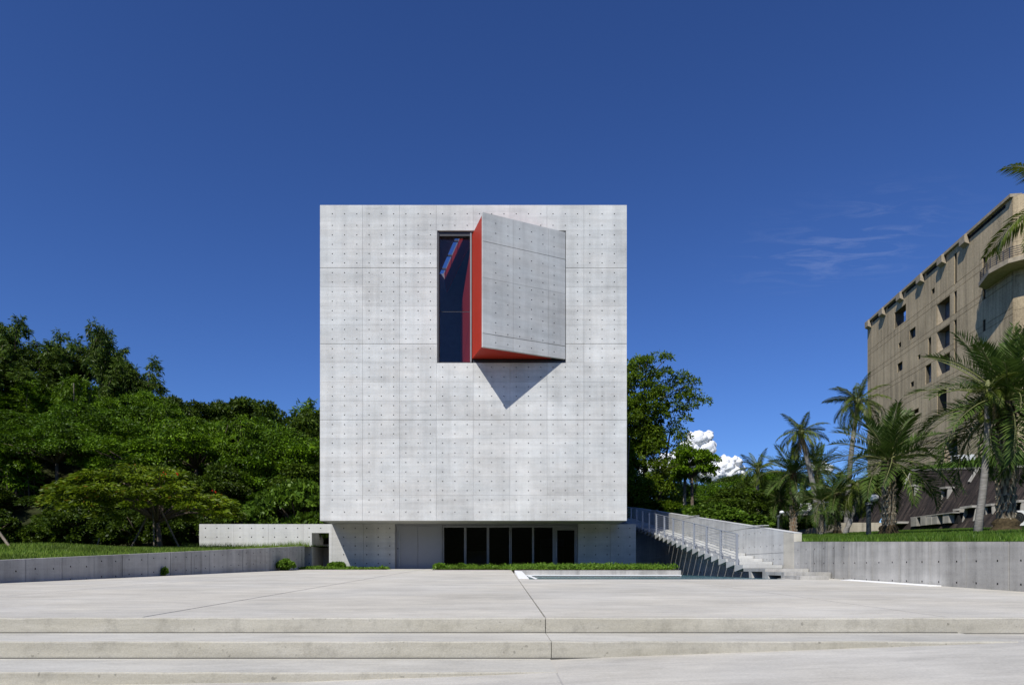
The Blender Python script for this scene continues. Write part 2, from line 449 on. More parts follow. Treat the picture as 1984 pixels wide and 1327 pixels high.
# broad steps
steps = empty('plaza_steps'); tag(steps, kind='structure')
J = .0035
def roughbox(x0, y0, z0, x1, y1, z1, seed, dz=.006):
    """a long cast block whose front arris wavers a little"""
    rng = random.Random(seed); n = max(2, int((x1 - x0) / .35)); mb = MB(); v = mb.v
    for i in range(n + 1):
        x = x0 + (x1 - x0) * i / n; e = rng.uniform(-dz, dz); fy = rng.uniform(-.004, .004)
        v += [(x, y0 + fy, z0), (x, y0 + fy, z1 - .012 + e), (x, y0 + .012 + fy, z1 + e * .5), (x, y0 + .12, z1), (x, y1, z1), (x, y1, z0)]
    for i in range(n):
        a = i * 6; b = a + 6
        for k, mi in ((0, 1), (1, 1), (2, 0), (3, 0), (4, 0)):
            mb.f.append((a + k, b + k, b + k + 1, a + k + 1)); mb.m.append(mi)
    mb.f.append(tuple(range(5, -1, -1))); mb.m.append(0); q = n * 6; mb.f.append(tuple(range(q, q + 6))); mb.m.append(0)
    return mb
for (x0, x1, sd) in ((-14, .47 - J, 1), (.47 + J, 4.9, 2)):
    roughbox(x0, 6.465, -1.3, x1, 7.315, -.695, sd).build('step_block', [M['tread'], M['riser']], steps)
roughbox(-14, 5.60, -1.3, .457, 6.455, -.855, 3).build('step_block', [M['tread'], M['riser']], steps)
b = MB(); b.box(-14, 6.449, -1.2, 4.85, 6.4595, -.847); b.box(-14, 7.306, -1.2, 4.88, 7.3135, -.687); b.box(4.88, 7.306, -1.2, 12, 7.3135, -.698); b.build('joint_strip', M['joint'], steps)

# plaza slabs between joints that run towards the building
plaza = empty('plaza'); tag(plaza, kind='structure')
def slab(poly, seed=0):
    """poly: list of (x, y) anticlockwise; top follows the plaza's fall; front edge gets the stained riser look"""
    mb = MB(); n = len(poly); b = len(mb.v)
    mb.v += [(x, y, -1.25) for x, y in poly] + [(x, y, pz(y)) for x, y in poly]
    mb.f.append(tuple(n + i for i in range(n))); mb.m.append(0)
    for i in range(n):
        j = (i + 1) % n; mb.f.append((i, j, n + j, n + i)); mb.m.append(1 if poly[i][1] < 7.4 and poly[j][1] < 7.4 else 0)
    return mb.build('paving_slab', [M['plaza'], M['riser']], plaza)
J = .009
Y0 = 7.32
jx = [-8.27, -3.9, .47, 4.84]
slab([(wl(Y0) - .3, Y0 + .13), (jx[0] - J, Y0 + .13), (jx[0] - J, 33.4), (wl(33.4) - .3, 33.4)])
slab([(jx[0] + J, Y0 + .13), (jx[1] - .02, Y0 + .13), (jx[1] - .02, 35.45), (-5.62, 35.45), (-5.62, 33.4), (jx[0] + J, 33.4)])
slab([(jx[1] + J, Y0 + .13), (jx[2] - J, Y0 + .13), (jx[2] - J, 32.45), (-3.3, 32.45), (-3.15, 35.45), (jx[1] + J, 35.45)])
slab([(jx[2] + J, Y0 + .13), (jx[3] - J, Y0 + .13), (jx[3] - J, 19.5), (.78, 19.5), (jx[2] + J, 26.4)])
slab([(jx[3] + J, Y0 + .13), (9.72, Y0 + .13), (9.72, 20.2), (8.15, 20.2), (8.15, 19.5), (jx[3] + J, 19.5)])
for (x0, x1, sd) in ((-14, .47 - J, 11), (.47 + J, 12, 12)):       # nosing blocks along the plaza's edge
    roughbox(x0 - (.005 if x0 > 0 else 0), Y0, -1.25, x1 + (.005 if x0 < 0 else 0), Y0 + .125, pz(Y0 + .06), sd).build('nosing_block', [M['plaza'], M['riser']], plaza)
b = MB()
for x in jx: b.box(x - .03, Y0 + .02, -1.2, x + .03, 33 if x < .4 else (26 if x < 1 else 19.8), -1.0)
for x in jx:
    y1 = 33 if x < .4 else (26 if x < 1 else 19.8)
    b.hexa([(x - .02, Y0 + .05, -1.1), (x + .02, Y0 + .05, -1.1), (x + .02, y1, -1.1), (x - .02, y1, -1.1), (x - .02, Y0 + .05, pz(Y0) - .02), (x + .02, Y0 + .05, pz(Y0) - .02), (x + .02, y1, pz(y1) - .02), (x - .02, y1, pz(y1) - .02)])
b.build('joint_filler', M['joint'], plaza)

# pool
pool = empty('pool'); tag(pool, kind='structure')
MB().poly([(.8, 19.4, -.325), (8.3, 19.4, -.325), (8.3, 26.2, -.325), (8.3, 34, -.325), (6.9, 34, -.325), (6.9, 26.2, -.325), (.8, 26.2, -.325)]).build('pool_water', M['water'], pool)
MB().box(.5, 26.45, -1.2, 6.95, 26.75, -.085).build('pool_curb', M['conc_wall'], pool)
MB().box(.95, 26.2, -.30, 6.9, 26.445, -.262).build('pool_ledge', M['white'], pool)
b = MB(); b.hexa([(.50, 26.4, -.5), (.50, 20.05, -.6), (.80, 20.05, -.6), (.86, 26.4, -.5), (.50, 26.4, -.10), (.50, 20.05, -.298), (.80, 20.05, -.300), (.78, 26.4, -.12)]); b.build('side_coping', M['white'], pool)
MB().hexa([(1.0, 26.15, -.6), (.99, 20.1, -.6), (1.10, 20.1, -.6), (1.12, 26.15, -.6), (1.0, 26.15, -.30), (.99, 20.1, -.325), (1.10, 20.1, -.328), (1.12, 26.15, -.30)]).build('inner_coping', M['white'], pool)
MB().hexa([(9.36, 15.0, -.6), (9.66, 15.0, -.6), (9.66, 18.9, -.6), (9.36, 18.9, -.6), (9.36, 15.0, pz(15) + .006), (9.66, 15.0, pz(15) + .02), (9.66, 18.9, pz(18.9) + .02), (9.36, 18.9, pz(18.9) + .006)]).build('gutter_coping', M['white'], pool)

# planting beds
bed = MB(); bed.prism([(-3.3, 32.5), (.5, 32.5), (.5, 26.78), (6.95, 26.78), (6.95, 35.5), (-3.1, 35.5)], -1.0, -.06); tag(bed.build('planting_bed', M['soil']), kind='structure')
bed = MB(); bed.prism([(-9.7, 33.45), (-5.7, 33.45), (-5.7, 35.55), (-9.9, 35.55)], -1.0, -.07); bed.prism([(-11.5, 33.45), (-9.7, 33.45), (-9.9, 36.9), (-11.5, 36.9)], -1.0, -.08); tag(bed.build('side_planting_bed', M['soil']), kind='structure')

# ------------------------------------------------------------------ the museum
mus = empty('museum_building', (0, 33.3, 0))
tag(mus, 'pale concrete cube building with a red lined box swung out of its upper window', 'building')
FY = 33.3
X0, X1, Z0, Z1 = -8.86, 6.10, 2.31, 17.68
xb = [X0, -6.79, -4.98, -3.19, -1.39, .40, 2.21, 4.01, X1]
zp = [1008, 959, 923, 886.5, 849, 813, 776.5, 740, 702, 666, 629, 593, 556, 519, 482.8, 446.3]
zb = [(1100 - y) / FPX * FY for y in zp] + [Z1]; zb[0] = Z0
OPX0, OPX1, OPZ0, OPZ1 = -3.15, 3.13, 9.99, 16.44
holeU = [X0 + .60 + .598 * i for i in range(24)]
def in_op(x, z, m=.07): return OPX0 - m < x < OPX1 + m and OPZ0 - m < z < OPZ1 + m
storey = (5, 9, 13)
for i in range(8):
    for j in range(16):
        gx = .0042; gz0 = .011 if j in storey else .0026; gz1 = .011 if (j + 1) in storey else .0026
        if j == 0: gz0 = 0
        if j == 15: gz1 = 0
        u0 = xb[i] + (0 if i == 0 else gx); u1 = xb[i + 1] - (0 if i == 7 else gx); v0 = zb[j] + gz0; v1 = zb[j + 1] - gz1
        if u0 >= OPX0 and u1 <= OPX1 and v0 >= OPZ0 and v1 <= OPZ1: continue
        hz = [.25, .75]
        if j == 0: hz = [.34, .815]
        if j == 15: hz = [.19, .65]
        hl = [(round(x - u0, 3), round((v1 - v0) * q, 3)) for x in holeU for q in hz if xb[i] < x < xb[i + 1] and not in_op(x, v0 + (v1 - v0) * q)]
        ops = []
        if u1 > OPX0 and u0 < OPX1 and v1 > OPZ0 and v0 < OPZ1: ops = [(round(OPX0 - u0, 3), round(OPZ0 - v0, 3), round(OPX1 - u0, 3), round(OPZ1 - v0, 3))]
        mobj('concrete_panel', panel_mesh(round(u1 - u0, 3), round(v1 - v0, 3), hl, ops, mat=M['conc']), None, mus, (u0, 0, v0))
# core behind the panels
bm_ = panel_mesh(round(X1 - X0, 3), round(Z1 - Z0, 3), (), ((OPX0 - X0, OPZ0 - Z0, OPX1 - X0, OPZ1 - Z0),), t=.35, mat=M['conc_back'], name='front_core')
mobj('front_core', bm_, None, mus, (X0, .05, Z0))
for nm, x0, x1, y0, y1 in (('side_wall', X0, X0 + .35, .052, 15), ('side_wall', X1 - .35, X1, .052, 15), ('rear_wall', X0 + .35, X1 - .35, 14.65, 15)):
    MB().box(x0, y0 + (.35 if nm == 'side_wall' else 0) * 0, Z0 + .002, x1, y1, Z1 - .002).build(nm, M['conc'], mus)
MB().box(X0 + .004, .056, Z0 - .004, X1 - .004, 14.996, Z0 + .3).build('soffit_slab', M['conc_low'], mus)
# roof in two pieces with a slanting skylight slot between them; room behind the big window
RZ = 17.35
def slot(y): return (-2.28 + (y - 35.9) * (-.277)) 
ya, yb = .45, 14.6
rA = [(X0 + .36, ya), (slot(FY + ya) - .16, ya), (slot(FY + yb) - .16, yb), (X0 + .36, yb)]
rB = [(slot(FY + ya) + .1, ya), (X1 - .36, ya), (X1 - .36, yb), (slot(FY + yb) + .1, yb)]
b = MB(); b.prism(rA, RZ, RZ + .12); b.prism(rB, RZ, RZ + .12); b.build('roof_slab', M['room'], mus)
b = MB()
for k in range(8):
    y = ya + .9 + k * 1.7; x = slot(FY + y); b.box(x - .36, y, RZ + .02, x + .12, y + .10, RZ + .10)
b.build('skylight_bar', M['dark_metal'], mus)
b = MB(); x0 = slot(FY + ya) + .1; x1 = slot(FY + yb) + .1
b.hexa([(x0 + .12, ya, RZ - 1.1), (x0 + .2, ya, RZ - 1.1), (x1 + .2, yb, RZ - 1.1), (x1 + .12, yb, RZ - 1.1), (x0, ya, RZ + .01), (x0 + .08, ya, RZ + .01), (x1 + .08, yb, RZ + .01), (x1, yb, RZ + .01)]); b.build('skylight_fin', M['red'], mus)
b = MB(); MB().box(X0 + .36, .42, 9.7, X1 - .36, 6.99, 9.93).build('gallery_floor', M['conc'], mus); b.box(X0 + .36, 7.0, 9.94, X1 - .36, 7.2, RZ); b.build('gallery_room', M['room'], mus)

# big upper window
win = MB(); gy = .30
win.box(OPX0 + .004, .06, OPZ0 + .004, OPX0 + .09, gy + .08, OPZ1 - .004)
win.box(OPX0 + .09, .10, OPZ1 - .22, -1.5, gy + .08, OPZ1 - .004)
win.box(OPX0 + .09, .10, OPZ0 + .004, -1.5, gy + .08, OPZ0 + .07)
win.box(OPX0 + .09, gy + .014, 12.585, -1.5, gy + .03, 12.615)
wo = win.build('upper_window', M['dark_metal'], mus)
MB().box(OPX0 + .09, gy, OPZ0 + .07, -1.5, gy + .012, 12.58).build('pane', M['glass'], wo)
MB().box(OPX0 + .09, gy, 12.62, -1.5, gy + .012, OPZ1 - .22).build('pane', M['glass'], wo)
MB().box(-1.545, .07, OPZ0 + .06, -1.47, gy + .10, OPZ1 - .02).build('jamb', M['grey_metal'], wo)
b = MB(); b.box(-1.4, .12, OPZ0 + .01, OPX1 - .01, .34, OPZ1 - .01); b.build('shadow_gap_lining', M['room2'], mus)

# projecting box: concrete leaf swung out, red body behind it
A = Vector((-.86, 31.4)); Bh = Vector((3.10, 33.28)); ax = (Bh - A).normalized(); nb = Vector((-ax.y, ax.x))   # nb points into the wall
wlen = (Bh - A).length; BZ0, BZ1 = 10.17, 16.345
box = empty('swung_box', (A.x, A.y - FY, BZ0)); box.parent = mus; box.rotation_euler = (0, 0, math.atan2(ax.y, ax.x))
ub = [0, (1189 - 1012), (1396 - 1012), (1493 - 1012)]                       # joints read from the perspective: near third is widest
def persp_u(px):                                                            # distance along the leaf of a photo column
    k = (px - CX) / FPX
    return (k * A.y - A.x) / (ax.x - k * ax.y)
ub = [0, persp_u(994.5), persp_u(1062.5), wlen]
hb = [0, .62, 2.62, 3.55, 4.75, BZ1 - BZ0]
hb = [0, 0.62, 3.18, 4.85, BZ1 - BZ0]
hu = [persp_u(820 + x / 3.317) for x in (466, 544, 620, 696, 769, 841)]
hz_first = .27
hv = [.27 + .4605 * k for k in range(13)]
for i in range(3):
    for j in range(4):
        u0 = ub[i] + (.005 if i else 0); u1 = ub[i + 1] - (.005 if i < 2 else 0); g0 = .012 if j in (1, 3) else (.005 if j else 0); g1 = .012 if j + 1 in (1, 3) else (.005 if j < 3 else 0)
        v0 = hb[j] + g0; v1 = hb[j + 1] - g1
        hl = [(round(u - u0, 3), round(v - v0, 3)) for u in hu for v in hv if u0 + .05 < u < u1 - .05 and v0 + .05 < v < v1 - .05]
        mobj('box_panel', panel_mesh(round(u1 - u0, 3), round(v1 - v0, 3), hl, (), mat=M['conc_box'], name='box_panel'), None, box, (u0, 0, v0))
MB().box(.003, .05, .003, wlen - .003, .15, BZ1 - BZ0 - .003).build('box_core', M['conc_box'], box)
# red body (world-aligned, hung under the museum)
def inset(p, d): return p
A2 = A + nb * .17 + ax * .02; B2 = Vector((3.02, 33.36)); C2_ = Vector((-1.45, 33.38))
b = MB(); b.prism([(A2.x, A2.y - FY), (B2.x - .6, (A2 + ax * (wlen - .66)).y - FY), (B2.x - .6, .12), (C2_.x, .12)], BZ0 + .05, BZ1 - .06)
b.build('red_lining', M['red'], mus)
b = MB()                                                                     # its left cheek runs on into the room
cheek = [(-1.50, .34, 10.0), (-2.15, 2.3, 10.0), (-2.15, 2.3, 13.4), (-1.50, .34, 16.0)]
b.poly(cheek); b.poly([(x + .06, y + .02, z) for x, y, z in reversed(cheek)])
b.build('inner_cheek', M['red'], mus)
# dark strip painted as the shade in the slit between box and wall
MB().box(-1.40, .055, OPZ0 + .003, OPX1 - .01, .115, OPZ0 + .14).build('gap_shade_strip', M['dark_metal'], mus)

# ground floor (set back)
GY = 2.3                                                                     # local y of its wall
def tie_wall(parent, name, x0, x1, z0, z1, y, mat, ops=(), hx=None, hz=(-.0, .45, .90, 1.36, 1.82), hs=.055, t=.25):
    hl = []
    for x in hx or []:
        for z in hz:
            if x0 + .06 < x < x1 - .06 and z0 + .06 < z < z1 - .06 and not any(a - .06 < x < c + .06 and b_ - .06 < z < d + .06 for a, b_, c, d in ops):
                hl.append((round(x - x0, 3), round(z - z0, 3)))
    o = [(a - x0, b_ - z0, c - x0, d - z0) for a, b_, c, d in ops]
    return mobj(name, panel_mesh(round(x1 - x0, 3), round(z1 - z0, 3), hl, o, hs=hs, t=t, mat=mat, name=name), None, parent, (x0, y, z0))
GW = FY + GY
gx_ = lambda px: (px - CX) / FPX * GW
hx_all = [gx_(398 + 22.33 * k) for k in range(40)]
hz_l = [(HY - y) / FPX * GW for y in (1091, 1074, 1057, 1040, 1023)]
tie_wall(mus, 'lower_wall_panel', gx_(643), gx_(704) - .004, -.4, 2.30, GY, M['conc_low'], (), hx_all, hz_l)
tie_wall(mus, 'lower_wall_panel', gx_(704) + .004, gx_(765), -.4, 2.30, GY, M['conc_low'], (), hx_all, hz_l)
hx_r = [gx_(1132 + 22.1 * k) for k in range(5)]
tie_wall(mus, 'lower_wall_panel', gx_(1120), gx_(1183) - .004, -.4, 2.30, GY, M['conc_low'], (), hx_r, hz_l)
tie_wall(mus, 'lower_wall_panel', gx_(1183) + .004, gx_(1232), -.4, 2.285, GY, M['conc_low'], (), hx_r, hz_l)
MB().box(gx_(1232) - .3, GY + .252, -.4, gx_(1232) - .002, 12, 2.29).build('lower_side_wall', M['conc_low'], mus)
MB().box(gx_(643), GY + .252, -.4, gx_(643) + .3, 12, 2.29).build('lower_side_wall', M['conc_low'], mus)
# entrance door
dx0, dx1 = gx_(765), gx_(857); dy = GY + .14
b = MB(); b.box(dx0, dy - .05, -.06, dx0 + .07, dy + .1, 2.26); b.box(dx1 - .10, dy - .05, -.06, dx1, dy + .1, 2.26); b.box(dx0 + .07, dy - .05, 2.19, dx1 - .10, dy + .1, 2.26)
door = b.build('entrance_door', M['grey_metal'], mus)
mid = gx_(809)
MB().box(dx0 + .075, dy, -.05, mid - .008, dy + .06, 2.185).build('door_panel', M['grey_door'], door)
MB().box(mid + .008, dy, -.05, dx1 - .105, dy + .06, 2.185).build('door_panel', M['grey_door'], door)
hb_ = MB(); hxx = gx_(773.2); hb_.tube([(hxx, dy - .09, .08), (hxx, dy - .09, 2.02)], .022, 8)
for z in (.2, 1.05, 1.9): hb_.tube([(hxx, dy - .09, z), (hxx, dy + .01, z)], .012, 6)
hb_.build('pull_handle', M['steel'], door)
MB().box(gx_(769.2), dy - .012, .98, gx_(769.2) + .05, dy - .001, 1.06).build('lock', M['dark_metal'], door)
# glazed front
edges = [(860, 899), (903.5, 943), (947.6, 986.6), (991.5, 1031), (1035, 1071)]
fy = GY + .16
for a, c in edges:
    x0, x1 = gx_(a), gx_(c)
    w_ = MB(); w_.box(x0 - .055, fy - .05, -.06, x0 - .002, fy + .09, 2.24); w_.box(x1 + .002, fy - .05, -.06, x1 + .055, fy + .09, 2.24)
    w_.box(x0 - .002, fy - .03, 2.12, x1 + .002, fy + .07, 2.24); w_.box(x0 - .002, fy - .03, -.06, x1 + .002, fy + .07, .05)
    wo = w_.build('ground_floor_window', M['grey_metal'], mus)
    MB().box(x0, fy, .05, x1, fy + .012, 2.12).build('pane', M['glass_low'], wo)
x0, x1 = gx_(1080), gx_(1113.5)
w_ = MB(); w_.box(gx_(1073.2), fy - .05, -.06, gx_(1077), fy + .09, 2.24); w_.box(gx_(1115.5), fy - .05, -.06, gx_(1119.6), fy + .09, 2.24); w_.box(gx_(1077), fy - .03, 2.08, gx_(1115.5), fy + .07, 2.24)
gd = w_.build('glass_door', M['grey_metal'], mus)
w_ = MB(); w_.box(gx_(1077.4), fy - .02, -.04, x0, fy + .05, 2.07); w_.box(x1, fy - .02, -.04, gx_(1115.2), fy + .05, 2.07); w_.box(x0, fy - .02, 1.98, x1, fy + .05, 2.07); w_.box(x0, fy - .02, -.04, x1, fy + .05, .06)
w_.build('door_leaf', M['grey_metal'], gd)
MB().box(x0, fy, .06, x1, fy + .012, 1.98).build('pane', M['glass_low'], gd)
hh = MB(); hh.tube([(gx_(1078.4), fy - .07, .55), (gx_(1078.4), fy - .07, 1.35)], .014, 8); hh.build('pull_handle', M['steel'], gd)
MB().box(gx_(765), GY + .02, 2.262, gx_(1120), GY + .3, 2.303).build('head_beam', M['grey_metal'], mus)
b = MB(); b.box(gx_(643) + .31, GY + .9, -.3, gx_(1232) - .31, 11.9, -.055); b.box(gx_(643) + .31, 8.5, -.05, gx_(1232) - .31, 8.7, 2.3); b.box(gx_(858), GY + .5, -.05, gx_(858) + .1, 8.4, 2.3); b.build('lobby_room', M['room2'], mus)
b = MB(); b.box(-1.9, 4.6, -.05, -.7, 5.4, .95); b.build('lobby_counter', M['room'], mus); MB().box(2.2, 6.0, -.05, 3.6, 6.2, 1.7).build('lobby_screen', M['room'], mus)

# ------------------------------------------------------------------ wing wall left of the building
wing = empty('wing_wall', (0, GW, 0)); tag(wing, 'low pale concrete wall with a doorway opening running left from under the cube', 'wall')
dox0, dox1 = gx_(604), gx_(637.5)
for a, c in ((386, 453), (453, 520), (520, 587.5), (587.5, 643)):
    x0, x1 = gx_(a) + (.004 if a > 386 else 0), gx_(c) - .004
    ops = ((dox0, -.4, dox1, (HY - 1032) / FPX * GW),) if a > 580 else ()
    tie_wall(wing, 'wall_panel', x0, x1, -.4, 2.285, 0, M['conc_wing'], ops, hx_all, hz_l, t=.28)
b = MB(); b.box(gx_(386), .282, -.4, dox0 - .001, .30, 2.283); b.box(dox0 - .001, .282, (HY - 1032) / FPX * GW, dox1 + .001, .30, 2.283); b.box(dox1 + .001, .282, -.4, gx_(643), .30, 2.283); b.build('wall_back', M['conc_wing'], wing)
MB().box(gx_(386), 0.002, 2.286, gx_(643) - .004, .30, 2.292).build('wall_cap', M['conc_wing'], wing)
yard = empty('yard_wall', (0, GW + 2.4, 0)); tag(yard, 'short shaded concrete wall seen through the doorway opening in the low wall', 'wall')
MB().box(-11.2, 0, -.5, -8.2, .2, 1.27).build('wall_panel', M['conc_low'], yard)
MB().box(-11.22, -.02, 1.272, -8.18, .22, 1.31).build('wall_cap', M['conc_low'], yard)
MB().box(dox0 - 1.0, -2.08, -.5, dox0 - .02, -.02, 2.2).build('return_wall', M['conc_low'], yard)

# ------------------------------------------------------------------ retaining walls
def ret_wall(name, label, origin, rz, length, pw, topf, z0, holes_z, hole_dx, mat, strong=(), hs=.04, cap=None):
    root = empty(name, origin, rz); tag(root, label, 'wall')
    k = 0; u = 0.0
    while u < length - .01:
        w = min(pw, length - u); gap = .018 if k in strong else .008
        h = 5.0
        t0, t1 = topf(u) - z0, topf(u + w) - z0
        hl = []
        nh = max(1, int(round(w / hole_dx)))
        for i in range(nh):
            uu = w * (i + .5) / nh
            for z in holes_z:
                zz = z(u + uu) if callable(z) else z
                if zz < topf(u + uu) - .09 and zz > z0: hl.append((round(uu - gap, 3), round(zz - z0, 3)))
        # holes on a level row share v: keep rows level inside a panel
        rows = {}
        hl2 = []
        for (a, v) in hl:
            v2 = min(rows, key=lambda r_: abs(r_ - v)) if rows and min(abs(r_ - v) for r_ in rows) < .15 else v
            rows[v2] = 1; hl2.append((a, v2))
        mobj('wall_panel', panel_mesh(round(w - 2 * gap, 3), 4.0, hl2, (), hs=hs, t=.22, top=(round(t0, 3), round(t1, 3)), mat=mat, name='wall_panel'), None, root, (u + gap, 0, z0))
        u += w; k += 1
    b = MB()
    n = max(2, int(length / 1.0))
    p = [(length * i / n) for i in range(n + 1)]
    for i in range(n):
        a, c = p[i], p[i + 1]
        b.hexa([(a, .04, z0), (c, .04, z0), (c, .218, z0), (a, .218, z0), (a, .04, topf(a) - .012), (c, .04, topf(c) - .012), (c, .218, topf(c) - .012), (a, .218, topf(a) - .012)])
    b.build('wall_core', M['joint'], root)
    b = MB()
    for i in range(n):
        a, c = p[i], p[i + 1]
        b.poly([(a, 0.0, topf(a) + .003), (c, 0.0, topf(c) + .003), (c, .24, topf(c) + .003), (a, .24, topf(a) + .003)])
        b.poly([(a, .24, topf(a) + .003), (c, .24, topf(c) + .003), (c, .24, z0), (a, .24, z0)])
    e = length
    b.poly([(e, 0, z0), (e, .24, z0), (e, .24, topf(e) + .003), (e, 0, topf(e) + .003)])
    b.build('wall_cap', mat, root)
    return root
La, Lb = Vector((wl(8.0), 8.0)), Vector((wl(34.2), 34.2)); ld = (Lb - La); Ll = ld.length
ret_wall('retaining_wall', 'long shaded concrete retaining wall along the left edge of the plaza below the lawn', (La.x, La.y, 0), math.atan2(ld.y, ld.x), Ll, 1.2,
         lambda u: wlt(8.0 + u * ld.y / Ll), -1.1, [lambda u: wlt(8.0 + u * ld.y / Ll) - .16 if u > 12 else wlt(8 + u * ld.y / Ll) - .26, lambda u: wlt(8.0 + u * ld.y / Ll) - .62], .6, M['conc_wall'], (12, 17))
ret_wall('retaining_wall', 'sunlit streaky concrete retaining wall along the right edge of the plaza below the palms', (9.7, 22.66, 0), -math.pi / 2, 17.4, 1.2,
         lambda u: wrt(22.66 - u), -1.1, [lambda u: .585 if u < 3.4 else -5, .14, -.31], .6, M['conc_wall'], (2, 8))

# ------------------------------------------------------------------ outdoor stair on the right
SX0, SX1 = 8.3, 9.66
def tz(j): return -.015 + .121 * j
stair = empty('outdoor_stair', (0, 23.5, 0)); tag(stair, 'broad open concrete stair with a steel railing climbing beside the right of the cube', 'stair')
for j in range(1, 31):
    y0 = 22.6 + .9 * j - 23.5; y1 = y0 + .845; z = tz(j)
    prof = [(y0, z - .115), (y0, z), (y1, z), (y1, z - .235)]
    mb = MB(); mb.v = [(SX0, y, zz) for y, zz in prof] + [(SX1, y, zz) for y, zz in prof]
    mb.f = [(0, 1, 2, 3), (7, 6, 5, 4), (1, 0, 4, 5), (2, 1, 5, 6), (3, 2, 6, 7), (0, 3, 7, 4)]; mb.m = [0] * 6
    mb.build('stair_tread', M['conc_stair'], stair)
for y0, y1, z, hollow in ((21.5, 23.44, -.015, 1), (20.05, 21.49, -.12, 1), (19.0, 20.04, -.225, 0)):   # solid bottom steps, two with raking holes in the cheek
    y0 -= 23.5; y1 -= 23.5; mb = MB()
    if not hollow: mb.box(SX0, y0, -1.2, 9.1, y1, z)
    else:
        mb.box(SX0, y0, z - .10, SX1, y1, z); mb.box(SX0 + .55, y0, -1.2, SX1, y1, z - .10)
        mb.box(SX0, y0, -1.2, SX0 + .55, y0 + .24, z - .10)
        yh = y0 + 1.22
        mb.hexa([(SX0, yh - .22, -.9), (SX0 + .55, yh - .22, -.9), (SX0 + .55, yh + .1, -.9), (SX0, yh + .1, -.9), (SX0, yh, z - .10), (SX0 + .55, yh, z - .10), (SX0 + .55, yh + .22, z - .10), (SX0, yh + .22, z - .10)])
    mb.build('stair_tread', M['conc_wall'], stair)
# railing: posts of paired flats, rods, top rail
pj = [1 + 2 * k for k in range(14)]
rail_tops = []
for j in pj:
    y = 22.6 + .9 * j + .75 - 23.5; z = tz(j)
    p = MB(); p.box(SX0 + .015, y - .022, z - .02, SX0 + .095, y - .008, z + 1.10); p.box(SX0 + .015, y + .008, z - .02, SX0 + .095, y + .022, z + 1.10); p.box(SX0 + .02, y - .05, z, SX0 + .10, y + .05, z + .012)
    p.build('railing_post', M['steel'], stair); rail_tops.append((y, z))
for k in range(9):
    q = MB(); h = .16 + .105 * k
    q.tube([(SX0 + .057, rail_tops[0][0], rail_tops[0][1] + h), (SX0 + .057, rail_tops[-1][0], rail_tops[-1][1] + h)], .011, 5); q.build('railing_rod', M['steel'], stair)
q = MB(); q.tube([(SX0 + .057, rail_tops[0][0] - .02, rail_tops[0][1] + 1.1), (SX0 + .057, rail_tops[-1][0], rail_tops[-1][1] + 1.1)], .02, 8); q.build('top_rail', M['steel'], stair)

# stair wall with level joints and sloping top
def swt(Y): return 1.16 + .1185 * (Y - 22.66)
sw = empty('stair_wall', (9.7, 52, 0), -math.pi / 2); tag(sw, 'concrete wall with a sloping top beside the outdoor stair', 'wall')
LSW = 52 - 23.5
levels = [-1.2, .53, 1.565, 2.6, 3.64, 6.0]
ub_ = lin(0, LSW, 17)
for i in range(16):
    for j in range(5):
        u0, u1 = ub_[i], ub_[i + 1]; za, zb_ = levels[j], levels[j + 1]
        ta, tb = swt(52 - u0), swt(52 - u1)
        if tb <= za + .06: 
            if ta <= za + .08: continue
        ga = .003; gz = .007
        v0 = za + gz
        top = None; h = zb_ - za - 2 * gz
        if min(ta, tb) < zb_ - gz:
            top = (round(max(.02, min(ta - v0, h)), 3), round(max(.02, min(tb - v0, h)), 3))
        hl = []
        for uu in (.3, .89, 1.48):
            for zz in (za + .27, za + .79):
                if za < 0: zz = zz + .72
                tt = ta + (tb - ta) * uu / (u1 - u0)
                if zz < min(ta, tb) - .1: hl.append((round(uu, 3), round(zz - v0, 3)))
        hm = max(top) if top else h
        mobj('wall_panel', panel_mesh(round(u1 - u0 - 2 * ga, 3), round(max(hm, .05) + (0 if not top else 0), 3), hl, (), hs=.045, t=.2, top=top, mat=M['conc_stair'], name='wall_panel'), None, sw, (u0 + ga, 0, v0))
b = MB(); b.hexa([(0, .03, -1.2), (LSW, .03, -1.2), (LSW, .25, -1.2), (0, .25, -1.2), (0, .03, swt(52) - .01), (LSW, .03, swt(23.5) - .01), (LSW, .25, swt(23.5) - .01), (0, .25, swt(52) - .01)]); b.build('wall_core', M['conc_back'], sw)
b = MB(); b.hexa([(0, -.004, swt(52) - .008), (LSW + .84, -.004, swt(22.66) - .008), (LSW + .84, .27, swt(22.66) - .008), (0, .27, swt(52) - .008), (0, -.004, swt(52) + .012), (LSW + .84, -.004, swt(22.66) + .012), (LSW + .84, .27, swt(22.66) + .012), (0, .27, swt(52) + .012)]); b.build('wall_cap', M['conc_stair'], sw)
b = MB(); b.hexa([(LSW + .004, 0, -1.2), (LSW + .835, 0, -1.2), (LSW + .835, .26, -1.2), (LSW + .004, .26, -1.2), (LSW + .004, 0, swt(23.5) - .012), (LSW + .835, 0, swt(22.66) - .012), (LSW + .835, .26, swt(22.66) - .012), (LSW + .004, .26, swt(23.5) - .012)]); b.build('end_pier', M['conc_beige'], sw)

